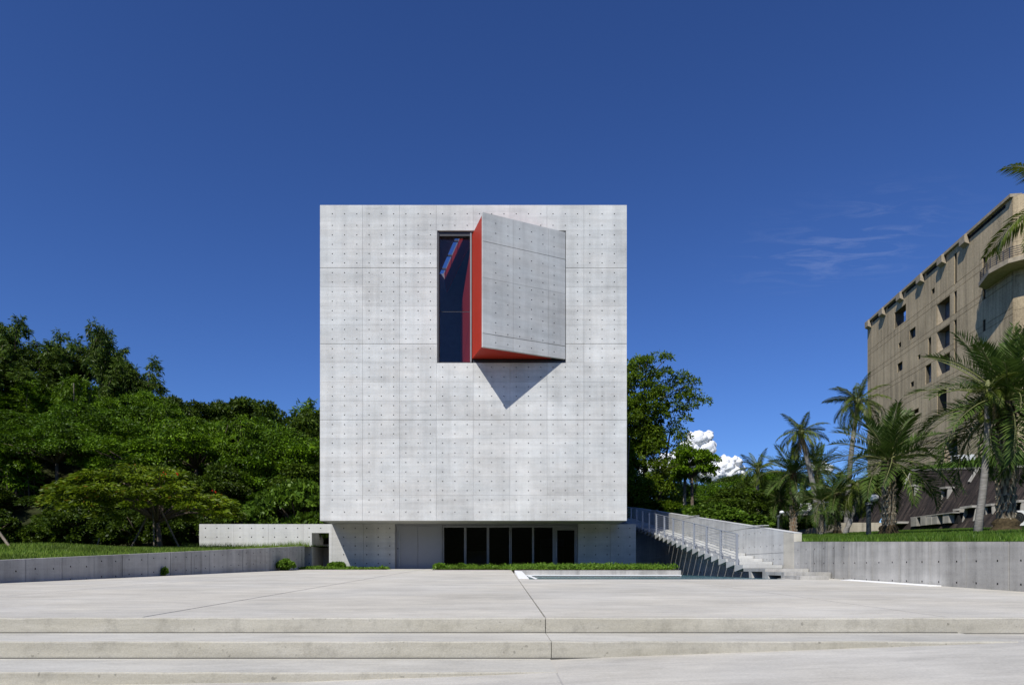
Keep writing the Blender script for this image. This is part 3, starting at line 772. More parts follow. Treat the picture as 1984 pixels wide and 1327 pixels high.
# ------------------------------------------------------------------ brown tower
TC1 = Vector((52.5, 98.0)); TC2 = Vector((48.2, 64.4)); td = TC2 - TC1; TL = td.length
tow = empty('brown_tower', (TC1.x, TC1.y, 0), math.atan2(td.y, td.x))
tag(tow, 'tall tan aggregate faced concrete building with scattered small windows at the right edge', 'building')
ops_s = [  # s measured from the near corner: s0, z0, s1, z1
    (21.88, 31.19, 25.14, 33.33), (19.35, 28.34, 20.93, 29.56), (23.24, 28.34, 23.96, 28.96), (18.10, 25.23, 18.74, 25.80), (22.85, 25.28, 24.32, 26.38),
    (9.88, 30.95, 10.40, 34.30), (9.88, 27.72, 10.45, 30.17), (9.88, 22.5, 10.45, 27.05), (11.33, 27.80, 14.19, 30.21), (11.33, 24.66, 14.19, 27.03), (11.30, 21.9, 14.17, 23.9),
    (15.48, 24.72, 16.21, 27.03), (15.48, 21.74, 16.82, 23.92), (14.67, 31.81, 15.38, 32.42), (4.46, 30.24, 4.96, 31.44), (4.46, 27.14, 4.96, 28.31), (4.46, 23.9, 4.96, 25.1),
    (18.52, 18.87, 25.32, 19.42), (9.72, 11.46, 12.42, 14.22), (19.78, 22.37, 20.61, 23.01), (12.0, 17.6, 14.1, 20.2)]
tops = [(TL - s1, z0, TL - s0, z1) for s0, z0, s1, z1 in ops_s]
zr = [8.0, 11.1, 11.7, 14.3, 14.9, 17.5, 18.1, 20.75, 21.35, 23.95, 24.55, 27.15, 27.75, 30.32, 31.0, 34.95]
nc = 20; cw = TL / nc
for j in range(15):
    band = (zr[j + 1] - zr[j]) < .8
    step = 2 if band else 1
    for i in range(0, nc, step):
        u0, u1 = i * cw + .010, (i + step) * cw - .010; v0, v1 = zr[j] + .022, zr[j + 1] - .022
        o = [(round(a - u0, 3), round(b_ - v0, 3), round(c - u0, 3), round(d - v0, 3)) for a, b_, c, d in tops if a < u1 and c > u0 and b_ < v1 and d > v0]
        if any(a <= 0 and b_ <= 0 and c >= u1 - u0 and d >= v1 - v0 for a, b_, c, d in o): continue
        full = [q for q in o if q[1] <= 0 and q[3] >= v1 - v0 and q[0] > 0 and q[2] < u1 - u0]
        if full:                                                    # an opening cuts the panel in two
            q = full[0]
            for ua, ub2 in ((u0, u0 + q[0]), (u0 + q[2], u1)):
                mobj('wall_panel', panel_mesh(round(ub2 - ua, 3), round(v1 - v0, 3), (), (), t=.06, mat=M['brown'], name='wall_panel'), None, tow, (ua, 0, v0))
            continue
        mobj('wall_panel', panel_mesh(round(u1 - u0, 3), round(v1 - v0, 3), (), o, t=.06, mat=M['brown'], name='wall_panel'), None, tow, (u0, 0, v0))
mobj('wall_core', panel_mesh(round(TL, 3), 27.1, (), [(a, b_ - 7.9, c, d - 7.9) for a, b_, c, d in tops], t=1.1, mat=M['brown_joint'], name='wall_core'), None, tow, (0, .055, 7.9))
# reveals, panes behind the openings; two stay open to the sky
for k, (a, b_, c, d) in enumerate(tops):
    if k in (0, 5): continue
    r_ = .9 if (c - a) > 2 else .38
    wf = MB(); fw = .06
    wf.box(a + .002, r_, b_ + .002, a + fw, r_ + .06, d - .002); wf.box(c - fw, r_, b_ + .002, c - .002, r_ + .06, d - .002); wf.box(a + fw, r_, d - fw, c - fw, r_ + .06, d - .002); wf.box(a + fw, r_, b_ + .002, c - fw, r_ + .06, b_ + fw)
    if c - a > 1.2: wf.box((a + c) / 2 - .04, r_, b_ + fw, (a + c) / 2 + .04, r_ + .06, d - fw); wf.box(a + fw, r_ + .001, b_ + (d - b_) * .35, c - fw, r_ + .058, b_ + (d - b_) * .35 + .07)
    w = wf.build('window', M['dark_metal'], tow)
    MB().box(a + fw, r_ + .03, b_ + fw, c - fw, r_ + .04, d - fw).build('pane', M['blue_glass'], w)
# bay reveals: thick white-ish inner lining so that the far jamb catches the light
for k in (8, 9, 10, 18):
    a, b_, c, d = tops[k]
    MB().box(a + .003, .07, b_ + .003, a + .05, .9, d - .003).build('window_reveal', M['brown_trim'], tow)
    MB().box(a + .05, .07, b_ + .003, c - .003, .9, b_ + .05).build('window_sill', M['brown_trim'], tow)
# terrace railing in the opening to the sky
a, b_, c, d = tops[0]
rr = MB()
for h in (.25, .5, .75, 1.0): rr.box(a, .5, b_ + h, c, .53, b_ + h + .03)
for q in lin(a + .05, c - .05, 10): rr.box(q, .5, b_, q + .025, .53, b_ + 1.0)
rr.build('terrace_railing', M['rail_dark'], tow)
a, b_, c, d = tops[5]
rr = MB()
for h in (.3, .55, .8, 1.05): rr.box(a, .2, b_ + h, c, .23, b_ + h + .03)
rr.build('terrace_railing', M['rail_dark'], tow)
# other faces: near face (frontal), rear; roof slab is left low behind the parapet so the slots show sky
nface = 14
for i in range(8):
    for j in range(7):
        z0_, z1_ = [8.0, 11.4, 14.6, 17.8, 21.05, 24.25, 27.45, 30.65][j:j + 2]
        mobj('near_face_panel', panel_mesh(1.726, round(z1_ - z0_ - .026, 3), (), (), t=.06, mat=M['brown'], name='near_face_panel'), None, tow, (TL + .05 + i * 1.75 * math.cos(.9), -.05 + i * 1.75 * math.sin(.9) + 0.06, z0_ + .013), 0.9)
    mobj('near_face_panel', panel_mesh(1.726, 4.27, (), (), t=.06, mat=M['brown'], name='near_face_panel'), None, tow, (TL + .05 + i * 1.75 * math.cos(.9), .01 + i * 1.75 * math.sin(.9), 30.66), 0.9)
q = MB(); ca, sa = math.cos(.9), math.sin(.9)
q.prism([(TL - .05, .07), (TL + .03, .07), (TL + 14 * ca, 14 * sa + .07), (TL + 14 * ca - .3 * sa, 14 * sa + .3 * ca), (TL - .3, .4)], 7.9, 34.9); q.build('near_core', M['brown_joint'], tow)
MB().box(.1, 1.15, 7.9, TL - .3, 9.0, 30.9).build('tower_body', M['brown_joint'], tow)
# parapet: cap beam carried on six corbels
cb = MB(); cb.box(-.15, -.28, 34.95, TL + .05, .8, 35.25); cb.build('parapet_cap', M['brown_trim'], tow)
for s in (33.0, 28.3, 23.0, 17.6, 12.6, 7.9):
    u = TL - s
    MB().hexa([(u - .55, -.5, 34.25), (u + .55, -.5, 34.25), (u + .55, -.002, 34.0), (u - .55, -.002, 34.0), (u - .55, -.52, 35.05), (u + .55, -.52, 35.05), (u + .55, -.29, 35.1), (u - .55, -.29, 35.1)]).build('corbel', M['brown_trim'], tow)
for s in (30.6, 25.6, 20.3, 15.1, 6.3, 4.4, 2.6):                       # dark slots under the cap
    u = TL - s; MB().box(u - 1.5, -.012, 34.52, u + 1.5, -.003, 34.86).build('parapet_slot', M['dark_void'], tow)
# balcony round the near corner
bp = [(TL - 4.4, -.01), (TL - 3.6, -1.1), (TL - .4, -1.9), (TL + 1.8, -1.4), (TL + 6.0, 1.6 + 2.4), (TL + 4.5, 5.2), (TL + .3, .4)]
b = MB(); b.prism(bp, 28.0, 28.42)
bal = b.build('balcony', M['brown_trim'], tow)
rl = MB(); rp = [Vector((x, y, 0)) for x, y in ((TL - 4.25, -.12), (TL - 3.5, -1.0), (TL - .4, -1.75), (TL + 1.75, -1.25), (TL + 5.8, 3.9))]
for h in (.2, .4, .6, .8, 1.0): rl.tube([p + Vector((0, 0, 28.42 + h)) for p in rp], .03, 5)
for i in range(len(rp) - 1):
    for q in (0, .34, .67): 
        p = rp[i].lerp(rp[i + 1], q); rl.tube([p + Vector((0, 0, 28.4)), p + Vector((0, 0, 29.44))], .035, 5)
rl.build('balcony_railing', M['rail_dark'], bal)

# ------------------------------------------------------------------ battered tile wall (podium) and its ledges
pod = empty('battered_podium', (24, 34, 1.5)); tag(pod, 'dark weathered sloping tile wall below the tan building behind the palms', 'building')
def podz(Y): return 5.2 + (Y - 35.3) * .124
def pod_pt(Y, f, out=0.0, bx=24.0, tx=27.0):
    """point on the slope: f=0 foot, f=1 top; out = metres proud of it (towards -X)"""
    zt = podz(Y); z0 = .8
    return Vector((bx + (tx - bx) * f - out - 24, Y - 34, z0 + (zt - z0) * f - 1.5))
b = MB()
segs = lin(24, 45, 22)
for i in range(len(segs) - 1):
    a, c = segs[i], segs[i + 1]
    b.poly([pod_pt(c, 0), pod_pt(a, 0), pod_pt(a, 1), pod_pt(c, 1)])
b.poly([pod_pt(45, 0), pod_pt(45, 1), pod_pt(45, 1) + Vector((6, 0, 0)), pod_pt(45, 0) + Vector((6, 0, 0))])
b.build('sloped_wall', M['batter'], pod)
b = MB()
for i in range(len(segs) - 1):
    a, c = segs[i], segs[i + 1]
    b.hexa([pod_pt(a, 1, .05), pod_pt(a, 1, -.25), pod_pt(c, 1, -.25), pod_pt(c, 1, .05)] + [p + Vector((0, 0, .10)) for p in (pod_pt(a, 1, .05), pod_pt(a, 1, -.25), pod_pt(c, 1, -.25), pod_pt(c, 1, .05))])
b.build('coping', M['ledge'], pod)
# left, lower stretch
b = MB()
def pod2(Y, f, out=0.0):
    zt = 5.3; return Vector((23.6 + 2.6 * f - out - 24, Y - 34, .8 + (zt - .8) * f - 1.5))
for a, c in zip(lin(45.02, 62, 8)[:-1], lin(45.02, 62, 8)[1:]): b.poly([pod2(c, 0), pod2(a, 0), pod2(a, 1), pod2(c, 1)])
b.build('lower_sloped_wall', M['batter'], pod)
def rib(Y, f0, f1, w=.12):
    q = MB(); P0, P1 = pod_pt(Y, f0, .0), pod_pt(Y, f1, .0); o = Vector((-.10, 0, .05)); d = Vector((0, w, 0))
    q.hexa([P0, P0 + o, P0 + o + d, P0 + d, P1, P1 + o, P1 + o + d, P1 + d]); q.build('drain_rib', M['ledge'], pod)
for Y in (44.8, 38.6, 32.4): rib(Y, .84, 1.0)
def hood(Y, f0, f1, w, deep=.45):
    """a raking window hood: roof slab, two cheeks, dark pane set back"""
    q = MB(); t0 = pod_pt(Y, f0); t1 = pod_pt(Y, f1); x_out = t0.x - .02; dz = t1.z - t0.z
    z0_, z1_ = t0.z, t1.z
    q.box(x_out - .10, t0.y - .08, z1_, t1.x + .3, t0.y + w + .08, z1_ + .12)
    # far cheek, a triangle that catches the sun
    for yy in (t0.y + w, t0.y - .06):
        q.v += [(x_out, yy, z0_), (t1.x + .02, yy, z0_), (t1.x + .02, yy, z1_), (t1.x - .34, yy, z1_), (x_out, yy + .06, z0_), (t1.x + .02, yy + .06, z0_), (t1.x + .02, yy + .06, z1_), (t1.x - .34, yy + .06, z1_)]
        n0 = len(q.v) - 8
        for f in ((0, 1, 2, 3), (7, 6, 5, 4), (0, 3, 7, 4), (3, 2, 6, 7), (1, 0, 4, 5)): q.f.append(tuple(n0 + i for i in f)); q.m.append(0)
    w_ = q.build('window_hood', M['ledge'], pod)
    MB().box(t1.x - .22, t0.y, z0_ + .02, t1.x - .20, t0.y + w, z1_ - .01).build('pane', M['dark_void'], w_)
for (px, y0, y1, w) in ((1772, 962, 944, .45), (1834, 965, 945, .45), (1862, 1003, 990, .4), (1884, 1010, 984, .8), (1922, 996, 980, .4), (1976, 996, 975, 1.2)):
    k = (px - CX) / FPX
    for it in range(1):
        # intersect the column with the slope at mid height
        best = None
        for Y in lin(28, 46, 181):
            for f in lin(0, 1, 41):
                p = pod_pt(Y, f); X = p.x + 24; Zz = p.z + 1.5
                e = abs(CX + X / Y * FPX - px) + abs(HY - Zz / Y * FPX - y0)
                if best is None or e < best[0]: best = (e, Y, f, Zz)
    e, Y, f0, Zz = best; dz = (y0 - y1) / FPX * Y
    hood(Y, f0, min(.98, f0 + dz / (podz(Y) - .8)), w)
# row of box planters / window boxes low on the slope
yy = 41.2
for k, (w, hollow) in enumerate(((.6, 0), (.32, 1), (.55, 0), (.5, 0), (.5, 0), (.4, 1), (.55, 0), (.3, 1))):
    zc = 2.52; f = (zc - .8) / (podz(yy) - .8); p = pod_pt(yy, f)
    if hollow: MB().box(p.x - .05, p.y - w + .01, p.z - .05, p.x + .6, p.y - .01, p.z + .48).build('dark_opening', M['dark_void'], pod)
    else: MB().box(p.x - .34, p.y - w + .02, p.z - .02, p.x + .6, p.y - .02, p.z + .48).build('window_box', M['ledge'], pod)
    yy -= w
p0 = pod_pt(41.6, .35)
MB().box(p0.x - .36, 37.4 - 34, 3.01 - 1.5, p0.x + .9, 41.25 - 34, 3.06 - 1.5).build('box_lintel', M['ledge'], pod)
# long strip window left of the boxes
MB().hexa([(.45, 42.2 - 34, 1.25), (1.3, 42.2 - 34, 1.25), (1.3, 50 - 34, 1.05), (.45, 50 - 34, 1.05), (.45, 42.2 - 34, 1.38), (1.3, 42.2 - 34, 1.38), (1.3, 50 - 34, 1.18), (.45, 50 - 34, 1.18)]).build('strip_lintel', M['ledge'], pod)
# terrace behind the podium
sheet('terrace_lawn', lambda x, y: podz(min(y, 46)) + .04 + (x - 27) * .14, lin(27.0, 60, 12), lin(24, 110, 20), M['lawn'])

# canopy structure left of the podium
can = empty('canopy_building', at(1580, 1030, 50)); tag(can, 'low concrete shelter with a flat roof on leaning legs behind the palms', 'building')
cp = can.location
b = MB(); b.box(-2.4, -1, 1.15, 2.3, 3.5, 1.45); b.build('roof', M['ledge'], can)
for x in (-2.0, -.2, 1.5):
    MB().hexa([(x, -.8, -.6), (x + .3, -.8, -.6), (x + .3, -.4, -.6), (x, -.4, -.6), (x + .55, -.8, 1.148), (x + .85, -.8, 1.148), (x + .85, -.4, 1.148), (x + .55, -.4, 1.148)]).build('leaning_leg', M['ledge'], can)
MB().box(-2.2, 1.2, -.6, 2.1, 1.4, 1.14).build('rear_wall', M['dark_void'], can)  # near-black sheet: the shade under the roof put into its colour

lw = empty('low_wall', (0, 0, 0)); tag(lw, 'old tan low concrete wall with vertical stains at the foot of the sloping tile wall', 'wall')
def lowseg(pa, pb, za, zb2, zc=.9):
    MB().hexa([(pa[0], pa[1], zc), (pb[0], pb[1], zc), (pb[0], pb[1] + .3, zc), (pa[0], pa[1] + .3, zc), (pa[0], pa[1], za), (pb[0], pb[1], zb2), (pb[0], pb[1] + .3, zb2), (pa[0], pa[1] + .3, za)]).build('wall_panel', M['low_wall'], lw)
A1 = at(1540, 1028, 46); A2_ = at(1588, 1020, 44.5); A3 = at(1622, 1014, 43); A4 = at(1670, 1012, 42.4); A5 = at(1716, 1012, 41.8)
lowseg(A1, A2_, A1.z, A2_.z); lowseg(A2_ + Vector((.02, 0, 0)), A3, A2_.z, A3.z); lowseg(A3 + Vector((.02, 0, 0)), A4, A3.z + .05, A4.z); lowseg(A4 + Vector((.02, 0, 0)), A5, A4.z, A5.z)

# air conditioners
def ac_unit(loc, rz, label, s=1.0):
    r = empty('air_conditioner', loc, rz); tag(r, label, 'air conditioner', 'air conditioners on the tan building'); r.scale = (s, s, s)
    MB().box(-.45, -.17, 0, .45, .17, .65).build('casing', M['ac_white'], r)
    q = MB(); n = 20; c = (-.1, -.172, .33)
    for ra in (.10, .17, .25):
        q.tube([(c[0] + ra * math.cos(a), -.18, c[2] + ra * math.sin(a)) for a in lin(0, 2 * math.pi, n)], .008, 4, False)
    q.build('grille', M['lamp_pole'], r)
    q = MB(); q.poly([(c[0] + .26 * math.cos(a), -.174, c[2] + .26 * math.sin(a)) for a in lin(0, 2 * math.pi * 19 / 20, 20)][::1]); q.build('fan_opening', M['dark_void'], r)
    b2 = MB(); b2.box(-.4, -.15, -.06, -.3, .15, -.001); b2.box(.3, -.15, -.06, .4, .15, -.001); b2.build('bracket', M['lamp_pole'], r)
    return r
ac_unit(at(1872, 903, 62), -1.2, 'white air conditioner on the wall foot beside the louvred window of the tan building', 1.5)
ac_unit(at(1857, 900, 62.6), -1.2, 'grey shaded air conditioner left of the white one by the louvred window', 1.3)
ac_unit(at(1981, 1018, 29.5), -1.0, 'white air conditioner at the far right edge behind the big palm trunk', 1.0)
ac_unit(at(1590, 990, 50.5), -.2, 'white air conditioner standing on the flat concrete shelter roof, right one', 1.1)
ac_unit(at(1561, 990, 50.5), -.2, 'white air conditioner standing on the flat concrete shelter roof, left one', .9)

# ------------------------------------------------------------------ vegetation
def unit(v): return v / np.maximum(np.linalg.norm(v, axis=1, keepdims=True), 1e-6)
def leaf_arrays(c, d, L, W, rng):
    n = len(c); d = unit(d); s = unit(np.cross(d, unit(rng.normal(size=(n, 3)))))
    L = np.broadcast_to(L, (n,))[:, None]; W = np.broadcast_to(W, (n,))[:, None]
    V = np.stack([c, c + d * L * .5 + s * W * .5, c + d * L, c + d * L * .5 - s * W * .5], 1).reshape(-1, 3)
    return V
def leaf_mesh(name, V, mat):
    F = np.arange(len(V)).reshape(-1, 4); return np_mesh(name, V, F, mat)

def limb_mesh(name, paths, mat, seg=6):
    b = MB()
    for pts, r0, r1 in paths: b.tube(pts, lin(r0, r1, len(pts)), seg, True)
    return b.mesh(name, [mat], True)

def clump_leaves(rng, centers, radii, per, L, W, flat=.75, droop=.4, spread=.55):
    C_ = np.repeat(centers, per, 0); R = np.repeat(radii, per)[:, None]; n = len(C_)
    u = unit(rng.normal(size=(n, 3))); lowm = u[:, 2] < -.25; u[lowm, 2] *= -1; u[:, 2] *= flat
    r = rng.uniform(.45, 1.0, (n, 1)) ** .6
    pos = C_ + u * r * R
    d = u + rng.normal(size=(n, 3)) * spread + np.array([0, 0, -droop])
    return leaf_arrays(pos, d, L * rng.uniform(.7, 1.25, n), W * rng.uniform(.7, 1.25, n), rng)

def broad_crown(seed, H=8.0, R=3.2, base=.28, nclump=44, per=400, L=.23, W=.095, rc=(.6, 1.15), droop=.55):
    rng = np.random.default_rng(seed); z0 = H * base; zc = (H + z0) / 2; hz = (H - z0) / 2
    cs = []
    while len(cs) < nclump:
        u = rng.normal(size=3); u /= np.linalg.norm(u)
        if u[2] < -.65: continue
        r = rng.uniform(.45, 1.0) ** .5
        lump = 1 + .18 * math.sin(3 * math.atan2(u[1], u[0]) + seed) 
        cs.append((u[0] * R * r * lump, u[1] * R * r * lump, zc + u[2] * hz * r * (.92 + .1 * rng.random())))
    cs = np.array(cs); rad = rng.uniform(*rc, nclump)
    V = clump_leaves(rng, cs, rad, per, L, W, flat=.66, droop=droop)
    tp = []; top = Vector((0, 0, z0 + H * .18))
    tp.append(([(0, 0, -.6), (.05 * H * .2, 0, z0 * .6), top], .045 * H * .55, .025 * H * .6))
    for i in rng.choice(nclump, 14, False):
        c = Vector(cs[i]); m = top.lerp(c, .5) + Vector((0, 0, .25)); tp.append(([top - Vector((0, 0, .3)), m, c], .09, .02))
    return V, tp

def bamboo_crown(seed, H=9.0, n=15, per=850, lean=1.0):
    rng = np.random.default_rng(seed); Vs = []; paths = []
    for k in range(n):
        a = rng.uniform(0, 2 * math.pi); h = H * rng.uniform(.62, 1.0); out = lean * rng.uniform(.8, 2.9)
        s = np.linspace(0, 1, 14)
        bx, by = rng.normal(size=2) * .35
        X = bx + math.cos(a) * out * s ** 2.4; Y = by + math.sin(a) * out * s ** 2.4
        Z = h * (np.sin(np.clip(s, 0, 1) * 2.05) / math.sin(math.pi / 2)) 
        Z = h * np.where(s < .76, np.sin(s * 2.05), 1 - (s - .76) * 1.1)
        pts = np.stack([X, Y, Z], 1)
        paths.append(([tuple(p) for p in pts[::2]] , .045, .01))
        t = rng.uniform(.25, 1, per) ** .8
        i = np.clip((t * 13).astype(int), 0, 12); f = t * 13 - i
        p = pts[i] * (1 - f)[:, None] + pts[i + 1] * f[:, None]
        # leaves sit in small sprays off side twigs
        nspray = 46; sp = rng.integers(0, nspray, per); sdir = unit(rng.normal(size=(nspray, 3)) + np.array([math.cos(a) * .5, math.sin(a) * .5, -.1])); spt = rng.uniform(.22, 1, nspray)
        si = np.clip((spt * 13).astype(int), 0, 12); sb = pts[si] + (pts[si + 1] - pts[si]) * (spt * 13 - si)[:, None]
        ln = rng.uniform(.1, 1.0, per)[:, None] * (.95 - .45 * spt[sp])[:, None]
        p = sb[sp] + sdir[sp] * ln + np.array([0, 0, -1]) * (ln ** 2) * .35 + rng.normal(size=(per, 3)) * .06
        d = sdir[sp] * .6 + rng.normal(size=(per, 3)) * .45 + np.array([0, 0, -.75])
        Vs.append(leaf_arrays(p, d, .34 * rng.uniform(.7, 1.3, per), .075 * rng.uniform(.7, 1.3, per), rng))
    return np.concatenate(Vs), paths

def make_tree(name, V, paths, leafm, barkm, label, cat, group=None):
    r = empty(name); tag(r, label, cat, group)
    mobj('trunk', limb_mesh('trunk', paths, barkm), None, r); mobj('crown', leaf_mesh('crown', V, leafm), None, r)
    return r

protos = {}
def proto(key, maker):
    if key not in protos: protos[key] = maker()
    return protos[key]
used = set()
def plant(key, loc, scale, rz, label, group=None, sxy=None, name=None, cat=None):
    p = protos[key]
    if key in used: o = copy_tree(p)
    else: o = p; used.add(key)
    o.location = loc; o.rotation_euler = (0, 0, rz); s = sxy or scale
    o.scale = (s, s, scale); o['label'] = label
    if cat: o['category'] = cat
    if group: o['group'] = group
    elif 'group' in o: del o['group']
    if name: o.name = name
    return o

FG = 'trees covering the left hillside'
for k in range(3):
    V, p = broad_crown(10 + k, 8, 3.3); protos['broad%d' % k] = make_tree('hillside_tree', V, p, (M['leaf_broad'], M['leaf_bright'], M['leaf_broad'])[k], M['bark'], 'leafy tree', 'tree')
for k in range(2):
    V, p = bamboo_crown(40 + k, 9, 17, 900, 1.0 + .3 * k); protos['bamboo%d' % k] = make_tree('bamboo_clump', V, p, M['leaf_bamboo'], M['bark'], 'bamboo', 'bamboo')
for k in range(2):
    V, p = broad_crown(30 + k, 8, 3.3, .46, 42, 400); protos['high%d' % k] = make_tree('high_canopy_tree', V, p, (M['leaf_bright'], M['leaf_broad'])[k], M['bark'], 'high', 'tree')
V, p = bamboo_crown(47, 9, 20, 800, .95); protos['feather'] = make_tree('feathery_tree', V, p, M['leaf_bright'], M['bark'], 'feathery', 'tree')
for k in range(2):
    V, p = broad_crown(60 + k, 6, 2.5, .2, 46, 210, .24, .13, (.6, .95)); protos['dark%d' % k] = make_tree('dark_tree', V, p, M['leaf_dark_shade'], M['bark'], 'dark', 'tree')
V, p = broad_crown(70, 3.0, 2.0, .05, 34, 190, .26, .19, (.45, .7), .5); protos['shrub'] = make_tree('broadleaf_shrub', V, p, M['leaf_big'], M['bark'], 'shrub', 'shrub')
V, p = broad_crown(71, 3.0, 2.0, .05, 34, 240, .24, .15, (.45, .7), .5); protos['darkshrub'] = make_tree('shade_painted_shrub', V, p, M['leaf_dark_shade'], M['bark'], 'shrub', 'shrub')  # shade at the hill foot is put into the leaf colour
rt = random.Random(5)
# every hillside tree: photo column, top row, depth, kind, width factor, label
mass = 'leafy green tree in the dense canopy covering the left hillside'
feat = 'feathery light green tree in the dense canopy covering the left hillside'
rows = []
for i, px in enumerate(range(-60, 660, 62)):                                 # front fringe, mostly dark leaves that paint the shade under the canopy
    if px < 400 and i % 3: continue
    rows.append((px + rt.uniform(-18, 18), 925 + rt.uniform(-45, 45), 40.5 + rt.uniform(-1, 2) + (2.0 if px > 360 else 0), rt.choice(['dark0', 'dark1', 'dark0', 'broad0']), 1.0))
for i, px in enumerate(range(-80, 660, 66)):
    rows.append((px + rt.uniform(-20, 20), 825 + rt.uniform(-30, 24), 45.5 + rt.uniform(-1.5, 1.5), rt.choice(['high0', 'high1', 'high0', 'feather'] if px < 420 else ['broad0', 'broad1', 'feather']), 1.0))
for i, px in enumerate(range(-60, 640, 74)):
    rows.append((px + rt.uniform(-20, 20), 775 + rt.uniform(-22, 22) + max(0, px - 420) * .16, 49.5 + rt.uniform(-1.5, 1.5), rt.choice(['broad1', 'broad2', 'feather']), 1.0))
for px, y in ((-40, 745), (60, 740), (150, 735), (250, 738), (320, 762)):
    rows.append((px, y, 54, rt.choice(['broad1', 'feather', 'broad0']), 1.0))
for px, y, d, k, w in rows:
    b0 = at(px, 1100, d); zg = zleft(b0.x, d); ztop = at(px, y, d).z; Hh = {'b': 8.7, 'h': 8.7, 'd': 6.6, 'f': 8.6}[k[0]]
    s = max(.45, (ztop - zg + .3) / Hh); zz = zg
    if s > 1.35: zz = ztop - 1.35 * Hh; s = 1.35
    plant(k, (b0.x, d, zz - .3), s, rt.uniform(0, 6.28), ('feathery light green tree ' if k == 'feather' else 'tree with shade coloured leaves ' if k[0] == 'd' else 'leafy green tree ') + ('low behind the lawn' if d < 44 else 'halfway up the hillside' if d < 47.5 else 'high on the hillside below the skyline') + (' near the left edge' if px < 130 else ' above the umbrella tree' if px < 400 else ' near the cube'), FG, sxy=max(.8, min(1.15, s)) * w * rt.uniform(.92, 1.12))
# skyline trees, each its own label
sky_list = [
    (12, 606, 57, 'bamboo1', 1.0, 'drooping bamboo plume at the far left edge highest on the hillside skyline'),
    (-70, 600, 55, 'bamboo0', 1.2, 'large bamboo clump cut off by the left edge of the picture'),
    (98, 650, 58, 'bamboo0', 1.0, 'bushy bamboo clump right of the tall plume at the far left edge'),
    (150, 665, 60, 'bamboo1', 1.0, 'loose bamboo clump between two taller plumes on the left skyline'),
    (212, 628, 58, 'bamboo1', .85, 'tall arching bamboo with a feathery tip leaning right on the left skyline'),
    (250, 690, 57, 'bamboo0', 1.0, 'low bamboo plume hanging right below the tall arching bamboo'),
    (40, 690, 55, 'bamboo1', 1.2, 'dark bamboo clump below the leftmost skyline plume'),
    (332, 752, 56, 'dark1', .8, 'small rounded dark tree leftmost of the round crowns on the skyline'),
    (375, 764, 58, 'dark0', .65, 'small round crowned tree on the skyline right of the bamboo slope'),
    (424, 762, 60, 'dark1', .8, 'round dark tree on the skyline left of the broad dark crown'),
    (492, 752, 60, 'dark0', 1.15, 'broad dark crown standing highest in the middle of the left skyline'),
    (455, 764, 62, 'dark1', .8, 'dark crown tucked behind the left side of the broad skyline crown'),
    (610, 770, 50, 'dark1', .95, 'dark tree rising close beside the left edge of the concrete cube'),
    (560, 812, 54, 'broad2', .8, 'low green tree in the dip of the skyline left of the cube'),
]
for px, y, d, k, w, lab in sky_list:
    b0 = at(px, 1100, d); zg = zleft(b0.x, d); ztop = at(px, y, d).z; Hh = {'b': 8.7, 'd': 6.6}[k[0]]
    if k.startswith('bamboo'): Hh = 9.0
    s = (ztop - zg + .3) / Hh
    if s > 1.25: zg = ztop - 1.25 * Hh; s = 1.25
    plant(k, (b0.x, d, zg - .3), s, rt.uniform(0, 6.28), lab, None, sxy=w * 1.1)
# shrubs at the foot of the hill, shade painted into their leaves
for i in range(14):
    px = -30 + i * 48 + rt.uniform(-12, 12); d = 36.6 + rt.uniform(0, 1.3) + (2.6 if px > 340 else 0); b0 = at(px, 1100, d)
    if b0.x > -9.6: continue
    plant('darkshrub', (b0.x, d, zleft(b0.x, d) - .1), rt.uniform(.5, .85), rt.uniform(0, 6.28), 'shade coloured leafy shrub at the hill foot ' + ('behind the left end of the lawn' if px < 130 else 'behind the umbrella tree' if px < 400 else 'behind the low concrete wall'), 'shrubs at the foot of the left hillside')
for px, y, d, lab in ((575, 935, 38.6, 'big leafed bright shrub rising above the low wall beside the cube'), (510, 975, 39.8, 'smaller big leafed shrub above the middle of the low wall'), (632, 968, 40.0, 'leafy shrub half hidden behind the left edge of the cube')):
    b0 = at(px, 1100, d); zg = zleft(b0.x, d); plant('shrub', (b0.x, d, zg - .1), (at(px, y, d).z - zg) / 3.0, rt.uniform(0, 6), lab, None, sxy=1.0)

